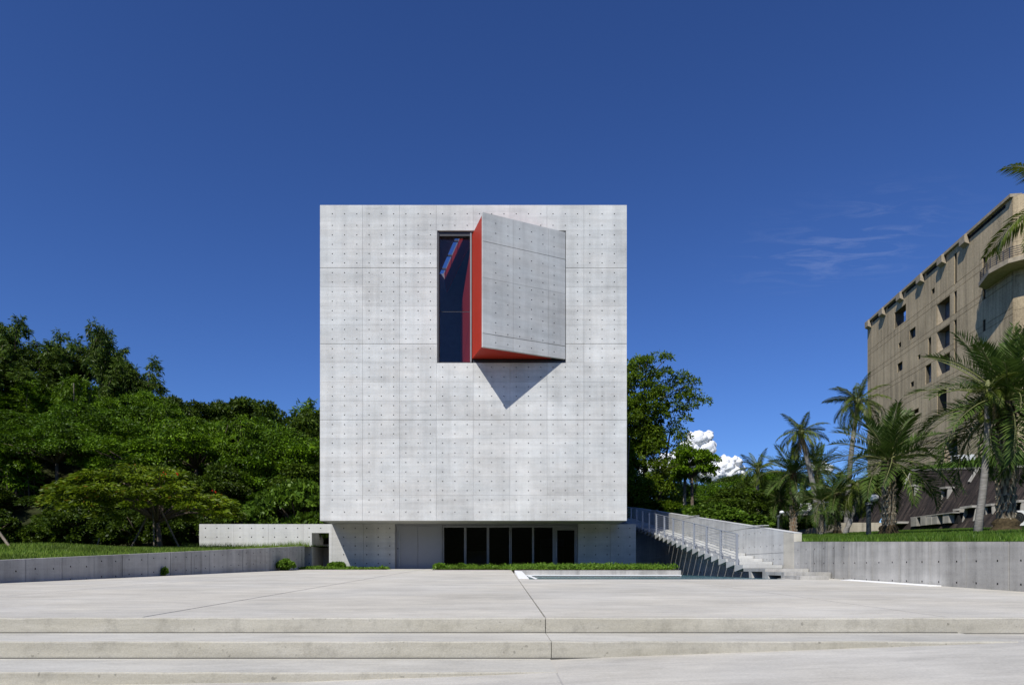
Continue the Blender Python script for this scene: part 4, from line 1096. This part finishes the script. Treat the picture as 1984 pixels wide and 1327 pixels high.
# flame tree (umbrella crown in flat layers)
def flame_tree(seed):
    rng = np.random.default_rng(seed); cs = []; rad = []
    for k in range(100):
        r = 4.1 * math.sqrt(rng.uniform(.02, 1)); a = rng.uniform(0, 2 * math.pi)
        top = 3.75 - .095 * r * r
        z = top - rng.choice([0, 0, .5, 1.05]) * (1 - .12 * r) + rng.uniform(-.1, .1)
        cs.append((r * math.cos(a), r * math.sin(a), z)); rad.append(rng.uniform(.5, .85))
    cs = np.array(cs); rad = np.array(rad); per = 230
    cs[:, 0] = cs[:, 0] * .92 - 1.15 * np.clip(cs[:, 2] / 3, 0, 1)
    C_ = np.repeat(cs, per, 0); R = np.repeat(rad, per)[:, None]; n = len(C_)
    a = rng.uniform(0, 2 * math.pi, n); r = np.sqrt(rng.uniform(0, 1, n))
    off = np.stack([np.cos(a) * r, np.sin(a) * r, rng.normal(size=n) * .10 - .22 * r ** 2], 1) * R
    outw = unit(C_ * np.array([1, 1, 0]) + 1e-3) * .7
    d = np.stack([np.cos(a), np.sin(a), -.25 + rng.normal(size=n) * .25], 1) + outw * .4
    V = leaf_arrays(C_ + off, d, .24 * rng.uniform(.7, 1.3, n), .085, rng)
    paths = [([(0, 0, -.3), (-.05, 0, .6), (-.15, 0, 1.35)], .16, .10)]
    idx = rng.choice(len(cs), 24, False)
    for i in idx:
        c = Vector(cs[i]); m = Vector((c.x * .45 - .1, c.y * .45, 1.5 + (c.z - 1.4) * .62)); paths.append(([(-.14, 0, 1.2), m.lerp(Vector((-.14, 0, 1.3)), .45), m, c - Vector((0, 0, .1))], .085, .018))
    return V, paths, cs
V, p, fcs = flame_tree(3)
protos['flame'] = make_tree('flame_tree', V, p, M['leaf_flame'], M['bark'], 'x', 'tree')
FT = at(310, 1062, 30.5); FT.z = zleft(FT.x, FT.y)
ft = plant('flame', FT, .97, 0.0, 'spreading yellow green umbrella crowned tree with wooden props on the left lawn')
ft.scale = (.95, .68, .98)
fl = MB(); rf = random.Random(2)
for k in range(3):
    a = rf.uniform(-.9, .3); r = rf.uniform(2.0, 3.8); c = Vector((r * math.cos(a) - 1.3, r * math.sin(a), 3.9 - .095 * r * r))
    for q in range(3):
        c2 = c + Vector((rf.uniform(-.1, .1), rf.uniform(-.1, .1), rf.uniform(-.05, .1))); fl.poly([c2, c2 + Vector((.05, .02, .03)), c2 + Vector((.02, -.03, .07)), c2 + Vector((-.03, .02, .04))])
fl.build('blossom', M['flower'], ft)
ft2 = at(-255, 1062, 26); ft2.z = zleft(ft2.x, ft2.y); plant('flame', ft2, .92, 2.2, 'yellow green umbrella tree cut off by the left edge of the picture', None)
for o in list(bpy.data.objects):
    pass
def stake(p0, p1, lab):
    o = MB(); o.tube([p0, p1], .04, 7); ob = o.build('support_stake', M['bamboo_pole']); tag(ob, lab, 'stake', 'wooden props round the young trees'); return ob
def lawn_pt(px, d):
    p_ = at(px, 1100, d); p_.z = zleft(p_.x, p_.y) - .15; return p_
stake(lawn_pt(250, 30.6), FT + Vector((-.35, -.1, 1.75)), 'slanting wooden prop left of the umbrella tree trunk')
stake(lawn_pt(299, 30.4), FT + Vector((-.2, -.2, 1.9)), 'nearly upright wooden prop in front of the umbrella tree trunk')
stake(lawn_pt(351, 30.8), FT + Vector((.12, -.15, 1.7)), 'slanting wooden prop right of the umbrella tree trunk')
stake(lawn_pt(185, 31.0), at(193, 1042, 31.2), 'thin short prop standing alone left of the umbrella tree')
stake(lawn_pt(27, 21), at(-10, 1020, 21.6), 'leaning grey prop at the left edge of the lawn')
stake(at(143, 790, 53), at(143, 742, 53), 'pale bare pole standing in the hillside foliage')

# tall airy tree behind the cube on the right
def tall_tree(seed):
    rng = np.random.default_rng(seed); cs = []; rad = []
    for k in range(250):
        t = rng.uniform(0, 1); z = 3.0 + 13.0 * t
        w = 3.6 * (1 - .55 * max(0, t - .45) / .55) * (.75 + .35 * math.sin(7 * t + 1)); a = rng.uniform(0, 2 * math.pi); r = w * math.sqrt(rng.uniform(.05, 1))
        cs.append((r * math.cos(a) + .2 * t, r * math.sin(a), z)); rad.append(rng.uniform(.45, .85))
    # reaching boughs on the right
    for (x, z) in ((2.2, 12.9), (2.9, 13.0), (3.5, 13.1), (4.1, 12.9), (4.6, 12.6), (2.4, 14.3), (2.9, 14.7), (3.5, 14.5), (3.9, 14.2), (1.6, 15.0), (2.0, 14.2), (2.7, 13.7), (3.3, 13.6), (3.9, 13.4), (2.3, 12.3), (3.0, 12.2), (3.6, 12.2), (2.2, 10.2), (2.7, 9.7), (2.4, 9.0), (2.1, 8.0), (2.8, 7.8), (2.0, 6.9), (2.6, 11.8), (3.2, 11.3), (2.8, 10.4), (3.3, 10.0), (3.0, 9.2), (2.4, 11.0), (2.6, 8.6)):
        cs.append((x, rng.uniform(-.6, .6), z)); rad.append(rng.uniform(.5, .75))
    cs = np.array(cs); rad = np.array(rad)
    V = clump_leaves(rng, cs, rad, 150, .25, .10, droop=.6, spread=.6)
    paths = [([(0, 0, -.5), (.2, 0, 5), (-.1, 0, 10), (.1, 0, 15)], .28, .05), ([(.3, 0, 1), (1.4, .3, 6), (2.2, .2, 11)], .2, .05), ([(-.2, 0, 1), (-1.5, .2, 6), (-2.0, 0, 12)], .2, .05)]
    for i in rng.choice(len(cs), 34, False):
        c = Vector(cs[i]); paths.append(([(c.x * .15, c.y * .15, c.z - 1.6), (c.x * .6, c.y * .6, c.z - .6), tuple(c)], .05, .015))
    return V, paths
V, p = tall_tree(8); protos['tall'] = make_tree('tall_tree', V, p, M['leaf_tall'], M['bark'], 'x', 'tree')
q = at(1248, 1100, 53); plant('tall', (q.x, 53, .3), (at(0, 690, 53).z - .3) / 16.4, .0, 'tall airy tree with reaching boughs rising behind the right edge of the cube')
V, p = tall_tree(9); 
q = at(1205, 1100, 50); plant('tall', (q.x, 52, 0), .8, 2.0, 'leafy tree mostly hidden behind the right edge of the cube', None)

# woods at the right, behind the stair wall
RG = 'trees in the woods behind the stair wall'
wr = []
for px, y, d, k in ((1235, 930, 56, 'dark0'), (1280, 915, 58, 'broad0'), (1320, 945, 60, 'dark1'), (1375, 955, 66, 'broad2'), (1420, 940, 70, 'dark0'), (1455, 940, 66, 'broad0'), (1400, 965, 60, 'dark1'), (1440, 950, 58, 'dark0'), (1470, 985, 52, 'dark1'), (1500, 990, 54, 'dark0'), (1530, 985, 56, 'dark1'), (1560, 990, 58, 'dark0'),
                    (1500, 940, 66, 'broad0'), (1540, 940, 66, 'dark0'), (1350, 955, 55, 'broad0'), (1265, 960, 53, 'broad1'), (1225, 975, 54, 'dark1'), (1310, 965, 52, 'broad1'), (1480, 915, 74, 'dark1'), (1580, 940, 70, 'broad2'), (1620, 945, 70, 'dark0'), (1520, 900, 80, 'broad0')):
    b0 = at(px, 1100, d); zg = zright(b0.x, d); ztop = at(px, y, d).z; Hh = 8.8 if k[0] == 'b' else 6.8
    s = (ztop - zg + .3) / Hh
    plant(k, (b0.x, d, zg - .3), s, rt.uniform(0, 6.28), 'dark leafy tree in the woods behind the stair wall' if k[0] == 'd' else 'green leafy tree in the woods behind the stair wall', RG, sxy=max(.75, min(1.15, s)))
plant('dark1', (at(1432, 1100, 44).x, 44, zright(15, 44) - .2), .56, 1.0, 'dense dark round tree just behind the middle of the stair wall', None, sxy=.85)
for px, y, d, lab in ((1372, 975, 42, 'bright broad leafed shrub behind the top half of the stair wall'), (1405, 985, 40, 'green shrub beside the bright shrub behind the stair wall'), (1340, 985, 46, 'shrub under the two thin trunks behind the stair wall'), (1484, 1003, 50, 'low shrub behind the stair wall left of the date palm cluster'), (1528, 1003, 47, 'low shrub in the shade of the date palm cluster')):
    b0 = at(px, 1100, d); zg = zright(b0.x, d); plant('shrub', (b0.x, d, zg - .1), (at(px, y, d).z - zg) / 3.0, rt.uniform(0, 6), lab, None, sxy=.95)
# far trees on the horizon under the cloud
for px, y, d, k in ((1385, 925, 130, 'broad0'), (1415, 908, 140, 'dark0'), (1440, 915, 125, 'broad2'), (1465, 905, 120, 'dark1'), (1350, 930, 150, 'dark0'), (1330, 925, 140, 'broad0'), (1495, 900, 135, 'dark0')):
    b0 = at(px, 1100, d); ztop = at(px, y, d).z; s = 1.6
    plant(k, (b0.x, d, ztop - s * (8.8 if k[0] == 'b' else 6.8)), s, rt.uniform(0, 6), 'distant tree on the low ridge below the white cloud', 'distant trees below the cloud', sxy=1.5)

# ------------------------------------------------------------------ palms
def frond_mesh(name, mat, rach, L=1.0, curve=1.1, n=46, ll=.30, lw=.016, up=.35, sidew=.85, fwd=.62, droop=0.0, twist=0.0, seed=0):
    rng = np.random.default_rng(seed)
    N = 16; s = np.linspace(0, 1, N); th = -curve * s ** 1.6
    dx = np.cos(th); dz = np.sin(th); X = np.concatenate([[0], np.cumsum((dx[1:] + dx[:-1]) / 2)]) * L / (N - 1); Z = np.concatenate([[0], np.cumsum((dz[1:] + dz[:-1]) / 2)]) * L / (N - 1)
    V = []; F = []
    for k in range(n):
        t = .10 + .90 * (k + .5) / n; th_ = -curve * t ** 1.6
        p = np.array([np.interp(t, s, X), 0, np.interp(t, s, Z)]); T = np.array([math.cos(th_), 0, math.sin(th_)]); U = np.array([-math.sin(th_), 0, math.cos(th_)])
        prof = math.sin(math.pi * min(1, .18 + .82 * t ** .9)) ** .55 if t < .97 else .35
        ln = ll * L * max(.25, prof) * rng.uniform(.85, 1.12)
        for sd in (-1, 1):
            S = np.array([0, sd, 0]); f_ = fwd * (.7 + .6 * t) + rng.normal() * .06
            d = T * f_ + S * sidew + U * (up + rng.normal() * .10); d /= np.linalg.norm(d)
            wv = np.cross(d, S * .2 + U); wv /= np.linalg.norm(wv); w = lw * L
            a = p; m1 = p + d * ln * .45
            d2 = d + np.array([0, 0, -droop]); d2 /= np.linalg.norm(d2); tip = m1 + d2 * ln * .55
            i = len(V); V += [a, m1 + wv * w, tip, m1 - wv * w]; F.append((i, i + 1, i + 2, i + 3))
    V = np.array(V); nv = len(V)
    r = np.linspace(.014, .003, N) * L * 1.1
    RV = []; RF = []
    for i in range(N):
        for (cy, cz) in ((0, 1), (-.9, -.5), (.9, -.5)): RV.append((X[i], cy * r[i], Z[i] + cz * r[i]))
    for i in range(N - 1):
        for k in range(3):
            RF.append((nv + i * 3 + k, nv + i * 3 + (k + 1) % 3, nv + i * 3 + 3 + (k + 1) % 3, nv + i * 3 + 3 + k))
    me = np_mesh(name, np.concatenate([V, np.array(RV)]), np.array(F + RF)); me.materials.append(mat); me.materials.append(rach)
    me.polygons.foreach_set('material_index', [0] * len(F) + [1] * len(RF)); me.update()
    return me
M['rachis'] = plain('palm_rachis', (.16, .17, .06), .6, .3)
M['rachis_dry'] = plain('dry_rachis', (.26, .19, .10), .7, .2)
DATE = [frond_mesh('frond', M['frond'], M['rachis'], 1, c, 40, .27, .0085, .40, .8, .72, .2, seed=i) for i, c in enumerate((.35, .75, 1.1, 1.5))]
COCO = [frond_mesh('frond', M['frond_coco'], M['rachis'], 1, c, 46, .27, .0105, .02, .8, .6, .95, seed=10 + i) for i, c in enumerate((.6, 1.0, 1.4, 1.8))]
DRY = [frond_mesh('dry_frond', M['frond_dry'], M['rachis_dry'], 1, 1.2, 30, .18, .010, .0, .6, .8, 1.4, seed=30)]

def scaled_trunk(seed, H, r0, r1, rows, cols):
    """date palm trunk: core plus spiralling stubs of old leaf bases"""
    b = MB(); rng = random.Random(seed)
    b.tube([(0, 0, z) for z in lin(-.3, H, 8)], lin(r0, r1, 8), 12)
    for i in range(rows):
        z = .15 + (H - .1) * i / rows; r = r0 + (r1 - r0) * z / H
        for k in range(cols):
            a = 2 * math.pi * (k + .5 * (i % 2)) / cols + rng.uniform(-.06, .06); w = math.pi * r / cols * .85; h = (H / rows) * 1.25
            c, s_ = math.cos(a), math.sin(a); T = Vector((-s_, c, 0)); R = Vector((c, s_, 0)); o = rng.uniform(.035, .075)
            p = Vector((0, 0, z)) + R * r * .96
            b0 = len(b.v); b.v += [tuple(p - T * w), tuple(p + T * w), tuple(p + R * o + T * w * .55 + Vector((0, 0, h * .75))), tuple(p + R * o - T * w * .55 + Vector((0, 0, h * .75))), tuple(p + Vector((0, 0, h)))]
            b.f += [(b0, b0 + 1, b0 + 2, b0 + 3), (b0 + 3, b0 + 2, b0 + 4), (b0 + 1, b0 + 4, b0 + 2), (b0, b0 + 3, b0 + 4)]; b.m += [1 if z < .72 * H else 0] * 4
    return b
def lay_fronds(root, meshes, top, n, L, el_hi, el_lo, seed, name='frond', power=1.0, jit=.12):
    rng = random.Random(seed); ga = 2.39996
    for k in range(n):
        t = (k + .5) / n; el = el_hi + (el_lo - el_hi) * t ** power + rng.uniform(-jit, jit); az = k * ga + rng.uniform(-.15, .15)
        mi = min(len(meshes) - 1, int(t * len(meshes) + rng.uniform(-.3, .3))) if len(meshes) > 1 else 0
        o = mobj(name, meshes[max(0, mi)], None, root, top)
        o.rotation_euler = (rng.uniform(-.5, .5), -el, az); s = L * rng.uniform(.88, 1.08) * (.72 + .28 * min(1, t * 2.5)); o.scale = (s, s, s)
def date_palm(base, H, r, L, n, label, seed, el=(1.45, -.55), trunk='bark_palm', group=None, mound=True, rows=16, lean=(0, 0)):
    root = empty('date_palm', base); tag(root, label, 'palm', group); root.rotation_euler = (lean[1], lean[0], 0)
    scaled_trunk(seed, H, r, r * .92, rows, 11).build('trunk', [M[trunk], M['leaf_base']], root)
    if mound:
        b = MB(); rng = random.Random(seed + 5); N = 16; prof = ((-.35, 1.75), (0, 1.75), (.14, 1.65), (.26, 1.35), (.36, 1.5), (.48, 1.3), (.58, .9))
        for z, q in prof:
            for k in range(N): 
                a = 2 * math.pi * k / N; rr_ = r * q * rng.uniform(.92, 1.08); b.v.append((rr_ * math.cos(a), rr_ * math.sin(a), z * min(1, r * 3.2)))
        for i in range(len(prof) - 1):
            for k in range(N): b.f.append((i * N + k, i * N + (k + 1) % N, (i + 1) * N + (k + 1) % N, (i + 1) * N + k)); b.m.append(0)
        b.build('root_mound', M['root'], root, smooth=True)
    lay_fronds(root, DATE, (0, 0, H), n, L, el[0], el[1], seed)
    lay_fronds(root, DRY, (0, 0, H - .1), 5, L * .6, -.9, -1.35, seed + 9, 'dry_frond')
    return root
def coco_palm(base, top, r, L, n, label, seed, bow=.3, el=(1.3, -.65), group=None, dry=3):
    root = empty('coconut_palm', base); tag(root, label, 'palm', group)
    T = Vector(top) - Vector(base); pts = []
    for s in lin(0, 1, 10): pts.append((T.x * (s ** 1.0) + bow * math.sin(math.pi * s), T.y * s, T.z * s - (.3 if s == 0 else 0)))
    b = MB(); b.tube(pts, [r * (1.45 if i == 0 else 1.12 - .035 * i) for i in range(10)], 10)
    b.build('trunk', M['bark_grey'], root, smooth=True)
    tp = Vector(pts[-1]); b = MB(); b.tube([tp - Vector((0, 0, .25)), tp + Vector((0, 0, .15)), tp + Vector((0, 0, .5))], [r * 1.0, r * 1.35, r * .35], 8); b.build('crownshaft', M['rachis'], root)
    lay_fronds(root, COCO, tuple(tp + Vector((0, 0, .15))), n, L, el[0], el[1], seed, power=.9, jit=.2)
    if dry: lay_fronds(root, DRY, tuple(tp), dry, L * .75, -.8, -1.3, seed + 4, 'dry_frond')
    return root
def gpt(px, d):
    p_ = at(px, 1100, d); p_.z = zright(p_.x, d); return p_

def top_at(px, y, d): return at(px, y, d)
B1 = gpt(1949, 23.5); date_palm(B1, at(0, 778, 23.5).z - B1.z, .27, 3.4, 52, 'large date palm with a thick scaly trunk on the lawn at the right', 1, el=(1.5, -.85))
B2 = gpt(1722, 27); date_palm(B2, at(0, 893, 27).z - B2.z, .24, 2.75, 38, 'shorter stout date palm left of the large one on the lawn', 2, el=(1.5, -.45), rows=12)
CG = None
for px, ct, d, r, L, n, lab, sd, tr in (
    (1511, 968, 43, .15, 2.0, 34, 'low drooping date palm leftmost in the cluster behind the stair wall end', 3, 'bark_palm'),
    (1537, 918, 42, .20, 2.5, 40, 'date palm with an orange brown trunk in the cluster behind the stair wall end', 4, 'bark_orange'),
    (1583, 908, 47, .18, 2.4, 38, 'date palm rising behind the leaning coconut trunk', 5, 'bark_palm'),
    (1622, 955, 37, .16, 1.9, 36, 'date palm with ferny trunk between the lamp post and the leaning coconut', 6, 'bark_palm'),
    (1590, 972, 37, .13, 1.7, 30, 'small grey stemmed date palm beside the leaning coconut foot', 7, 'bark_grey')):
    q = gpt(px, d); date_palm(q, at(0, ct, d).z - q.z, r, L, int(n * .86), lab, sd, el=(1.4, -.95), trunk=tr, mound=(sd in (6,)))
q = gpt(1636, 36); t_ = at(1662, 948, 36); coco_palm(q, t_, .13, 1.9, 20, 'leaning grey trunked palm in front of the tan low wall', 21, .1, el=(1.0, -1.0), dry=2)
q = gpt(1640, 44); t_ = at(1662, 782, 44); coco_palm(q, t_, .16, 2.35, 22, 'tall coconut palm whose crown overlaps the left edge of the tan building', 22, -.15)
q = gpt(1590, 40); t_ = at(1552, 842, 40); coco_palm(q, t_, .16, 1.75, 20, 'leaning coconut palm standing above the date palm cluster against the sky', 23, .12, el=(1.35, -.8), dry=5)
q = gpt(1467, 46); t_ = at(1468, 915, 46); coco_palm(q, t_, .12, 1.8, 17, 'slender small palm with upright fronds left of the date palm cluster', 24, .0, el=(1.45, -.3), dry=0)
q = gpt(1333, 50); t_ = at(1328, 912, 50); coco_palm(q, t_, .13, 2.1, 14, 'thin palm in front of the tall airy tree behind the stair wall', 25, -.15, el=(.7, -.5), dry=0)
q = gpt(1893, 22.9); t_ = at(1914, 765, 22.9); coco_palm(q, t_, .11, 1.3, 12, 'smooth grey leaning palm trunk left of the large date palm', 26, .1, el=(1.15, -1.15), dry=3)
q = gpt(2100, 14); t_ = at(2072, 388, 14); coco_palm(q, t_, .12, 1.8, 13, 'coconut palm beyond the right edge whose fronds hang into the top right', 27, -.1, el=(1.1, -.55), dry=0)
# crown of a slim broadleaf tree by the thin palm
V, p = broad_crown(91, 7.5, 1.7, .52, 44, 200, .22, .12, (.40, .65)); r_ = make_tree('slim_tree', V, p, M['leaf_bright'], M['bark'], 'slim dark stemmed tree with a light green crown beside the thin palm', 'tree'); q = gpt(1340, 49); r_.location = (q.x, 49, q.z); zs = (at(0, 862, 49).z - q.z) / 7.6; r_.scale = (.85, .85, zs)

# ------------------------------------------------------------------ lamp posts
def lamp(px, d, ytop, label, r=.07, two=False):
    q = gpt(px, d); H = at(px, ytop, d).z - q.z; root = empty('lamp_post', q); tag(root, label, 'lamp post', 'globe lamp posts on the right lawn')
    b = MB(); b.tube([(0, 0, -.2), (0, 0, H - .12)], [r, r * .8], 10); b.tube([(0, 0, H - .14), (0, 0, H - .04)], [r * 1.5, r * 1.2], 10); b.build('pole', M['lamp_pole'], root)
    b = MB(); b.tube([(0, 0, H - .05), (.18, 0, H + .05)], [.03, .03], 6); b.build('arm', M['lamp_pole'], root)
    g_ = MB(); N = 14; R = .17 * min(1, r / .1)
    pr = [(-1, .05), (-.8, .6), (-.4, .92), (0, 1), (.4, .92), (.75, .66), (.95, .3), (1, .02)]
    for z, w in pr:
        for k in range(N): a = 2 * math.pi * k / N; g_.v.append((.2 + R * 1.15 * w * math.cos(a), R * 1.15 * w * math.sin(a), H + .14 + R * .9 * z))
    for i in range(len(pr) - 1):
        for k in range(N): g_.f.append((i * N + k, i * N + (k + 1) % N, (i + 1) * N + (k + 1) % N, (i + 1) * N + k)); g_.m.append(0)
    g_.build('globe', M['lamp_globe'], root, smooth=True)
lamp(1683, 27.5, 971, 'dark lamp post with a white globe left of the stout date palm', .10)
lamp(1508, 40, 997, 'small globe lamp post behind the near end of the stair wall', .07)
lamp(1446, 42, 1006, 'small white globe lamp just above the stair wall top', .05)

# ------------------------------------------------------------------ grass and ground cover
def blades(name, pts, hgt, wid, mat, seed, lean=.45):
    rng = np.random.default_rng(seed); n = len(pts); a = rng.uniform(0, 2 * math.pi, n); h = hgt * rng.uniform(.5, 1.3, n); w = wid * rng.uniform(.6, 1.3, n)
    side = np.stack([np.cos(a), np.sin(a), np.zeros(n)], 1) * w[:, None]; b2 = rng.uniform(0, 2 * math.pi, n)
    tip = pts + np.stack([np.cos(b2) * h * lean * rng.uniform(0, 1.4, n), np.sin(b2) * h * lean * rng.uniform(0, 1.4, n), h], 1)
    V = np.stack([pts - side, pts + side, tip], 1).reshape(-1, 3)
    me = np_mesh(name, V, np.arange(len(V)).reshape(-1, 3), mat); o = mobj(name, me); tag(o, kind='stuff'); return o
def scatter(n, xr, yr, f, ok, seed, ypow=1.0):
    rng = np.random.default_rng(seed); out = []
    while len(out) < n:
        y = yr[0] + (yr[1] - yr[0]) * rng.random() ** ypow; x = rng.uniform(*xr)
        if ok(x, y): out.append((x, y, f(x, y) - .01))
    return np.array(out)
pts = scatter(75000, (-26, -8), (14, 38), zleft, lambda x, y: x < wl(y) - .2 and x > -.78 * y - 1, 1, 1.3)
o = blades('lawn_grass', pts, .105, .016, M['blade'], 1); tag(o, 'short grass on the lawn above the left retaining wall', 'grass')
pts = scatter(70000, (9.9, 27), (11, 42), zright, lambda x, y: x < .80 * y + .5 and x < 24.4, 2, 1.0)
o = blades('lawn_grass', pts, .12, .016, M['blade2'], 2); tag(o, 'bright green grass on the lawn above the right retaining wall', 'grass')
pts = scatter(9000, (26.9, 45), (30, 60), lambda x, y: podz(min(y, 46)) + .04 + (x - 27) * .14, lambda x, y: x < .8 * y + 1, 3)
o = blades('terrace_grass', pts, .25, .03, M['blade2'], 3); tag(o, 'strip of grass at the foot of the tan building above the sloping wall', 'grass')
# wild grass tufts that hang over the left wall's coping by the low wall
pts = scatter(2500, (-16, -9.5), (33.6, 35.4), zleft, lambda x, y: x < wl(y) - .1, 4); o = blades('tall_grass', pts, .32, .010, M['blade'], 4, .6); tag(o, 'taller wild grass against the foot of the low concrete wall', 'grass')

def cover(name, pts, label, seed, L=.085, W=.055, hh=.2, per=7):
    rng = np.random.default_rng(seed); C_ = np.repeat(pts, per, 0); n = len(C_)
    lump = .75 + .45 * np.sin(pts[:, 0] * 2.1 + 1.3 * np.sin(pts[:, 0] * .9)) * np.sin(pts[:, 1] * 1.7 + pts[:, 0]) + .15 * np.sin(pts[:, 0] * 7.3)
    hgt = np.repeat(hh * lump * rng.uniform(.35, 1.25, len(pts)), per)
    pos = C_ + np.stack([rng.normal(size=n) * .06, rng.normal(size=n) * .06, hgt * rng.uniform(.2, 1, n)], 1)
    d = rng.normal(size=(n, 3)) + np.array([0, 0, .25]); V = leaf_arrays(pos, d, L * rng.uniform(.7, 1.3, n), W * rng.uniform(.7, 1.3, n), rng)
    o = mobj(name, leaf_mesh(name, V, M['cover'])); tag(o, label, 'plants', kind='stuff'); return o
def okbed(x, y): return (y > 32.55 and x < .5 and x > -3.25) or (x >= .5 and y > 26.85 and x < 6.9)
rngn = np.random.default_rng(77)
pts = scatter(6500, (-3.25, 6.9), (26.85, 35.4), lambda x, y: -.05, okbed, 6)
cover('ground_cover', pts, 'low green ground cover in front of the ground floor windows', 6, hh=.19)
blades('bed_grass', scatter(5000, (-3.2, 6.9), (26.85, 35.2), lambda x, y: -.04, okbed, 16), .24, .012, M['cover'], 17, .5)['label'] = 'grassy blades among the ground cover by the windows'
pts = scatter(1500, (-11.0, -5.8), (33.5, 35.4), lambda x, y: -.06, lambda x, y: x > -9.6 or y < 34.6, 7)
cover('ground_cover', pts, 'thin strip of ground cover along the foot of the low wall', 7, hh=.11)
def little_shrub(loc, R, H, label, seed, n=34):
    rng = np.random.default_rng(seed); cs = unit(rng.normal(size=(n, 3))) * np.array([R, R, H * .5]) * rng.uniform(.4, 1, (n, 1)) + np.array([0, 0, H * .5])
    V = clump_leaves(rng, cs, np.full(n, R * .28), 60, .10, .075, droop=.1); 
    r = empty('small_shrub', loc); tag(r, label, 'shrub')
    mobj('foliage', leaf_mesh('foliage', V, M['cover']), None, r)
    b = MB(); 
    for k in range(6): a = k * 1.05; b.tube([(0, 0, -.05), (math.cos(a) * R * .4, math.sin(a) * R * .4, H * .6)], [.012, .006], 5)
    b.build('stem', M['bark'], r)
little_shrub((wl(31.2) + .35, 31.2, pz(31.2)), .42, .5, 'leafy weed clump at the far end of the left retaining wall', 1)
for px, d, R, H, lab, sd in ((651, 34.6, .42, .32, 'small round leafy clump beside the doorway opening', 2), (852, 32.9, .26, .26, 'bright leafy tuft at the left end of the ground cover', 3), (893, 33.0, .22, .24, 'second leafy tuft in the ground cover near its left end', 4)):
    q = at(px, 1100, d); little_shrub((q.x, d, -.07), R, H, lab, sd)
q = at(320, 1100, 23.0); little_shrub((wl(23.0) + .08, 23.0, pz(23.0)), .07, .26, 'tiny weed growing from the joint of the left retaining wall', 8, 10)

# ------------------------------------------------------------------ cloud
def cloud(loc, blobs, label, seed):
    rng = random.Random(seed); import bmesh
    bm = bmesh.new()
    for x, y, z, r in blobs:
        bmesh.ops.create_icosphere(bm, subdivisions=4 if r > 11 else 3, radius=r, matrix=Matrix.Translation((x, y, z)))
    me = bpy.data.meshes.new('cloud'); bm.to_mesh(me); bm.free()
    from mathutils import noise
    n = len(me.vertices); co = np.empty(n * 3); me.vertices.foreach_get('co', co); co = co.reshape(-1, 3)
    nr = np.empty(n * 3); me.vertices.foreach_get('normal', nr); nr = nr.reshape(-1, 3)
    for i in range(n):
        v = Vector(co[i]); d = noise.fractal(v * .07, .9, 2.1, 5) * 3.0 + abs(noise.noise(v * .16)) * 2.2
        co[i] += nr[i] * d
    me.vertices.foreach_set('co', co.ravel()); me.polygons.foreach_set('use_smooth', [True] * len(me.polygons)); me.update()
    o = mobj('cloud', me, M['cloud'], None, loc); tag(o, label, 'cloud'); return o
D = 1500; rc = random.Random(4); bl = []
core = ((1350, 852, 18), (1368, 848, 13), (1340, 876, 22), (1364, 874, 20), (1330, 902, 26), (1354, 906, 28), (1382, 896, 17), (1402, 902, 18), (1420, 900, 16), (1405, 918, 24), (1380, 920, 26), (1432, 914, 13), (1310, 892, 20), (1290, 905, 24), (1265, 915, 24), (1376, 862, 10))
for px, y, r in core:
    p_ = at(px, y, D); bl.append((p_.x - 440, rc.uniform(-10, 10), p_.z - 240, r * 1.0))
    for q in range(9):                                              # small billows budding off each swell
        a = rc.uniform(-.5, math.pi + .5); e = rc.uniform(-1.3, .3); rr = r * rc.uniform(.26, .48)
        bl.append((p_.x - 440 + math.cos(a) * math.cos(e) * r * .92, math.sin(e) * r * .92, p_.z - 240 + math.sin(a) * math.cos(e) * r * .92, rr))
cloud((440, D, 240), bl, 'white cumulus cloud low over the woods right of the cube', 4)
p_ = at(1592, 902, D); cloud(tuple(p_), [(-12, 0, -6, 12), (2, 4, -2, 13), (14, 0, -8, 12)], 'small scrap of white cloud behind the palm cluster', 6)
# thin ice cloud high up: a sheet whose wisps are its own
t = NT('cirrus'); P = t.pos(); n1 = t.noise(P, .0022, 9, .62, (1, 2.6, 1), dist=1.2); n2 = t.noise(P, .0006, 3, .5, None, (3, 1, 0))
vl = t.n('ShaderNodeVectorMath', operation='DISTANCE'); t.l(P, vl.inputs[0]); vl.inputs[1].default_value = (2650, 5350, 2500); dd = vl.outputs['Value']
al = t.math('MULTIPLY', t.math('MULTIPLY', t.lin(n1, .48, .80, 0, .10), t.lin(dd, 250, 1100, 1, 0)), t.lin(n2, .40, .60, .3, 1)); t.t.nodes.remove(t.b); tl = t.n('ShaderNodeBsdfTranslucent'); tp = t.n('ShaderNodeBsdfTransparent'); mx = t.n('ShaderNodeMixShader')
t.l(al, mx.inputs[0]); t.l(tp.outputs[0], mx.inputs[1]); t.l(tl.outputs[0], mx.inputs[2]); t.l(mx.outputs[0], t.out.inputs[0])
b = MB(); b.poly([(1500, 4200, 2500), (3800, 4200, 2500), (3800, 6500, 2500), (1500, 6500, 2500)]); tag(b.build('cirrus_cloud', t.m), 'faint wispy high cloud in the blue sky left of the tan building', 'cloud')
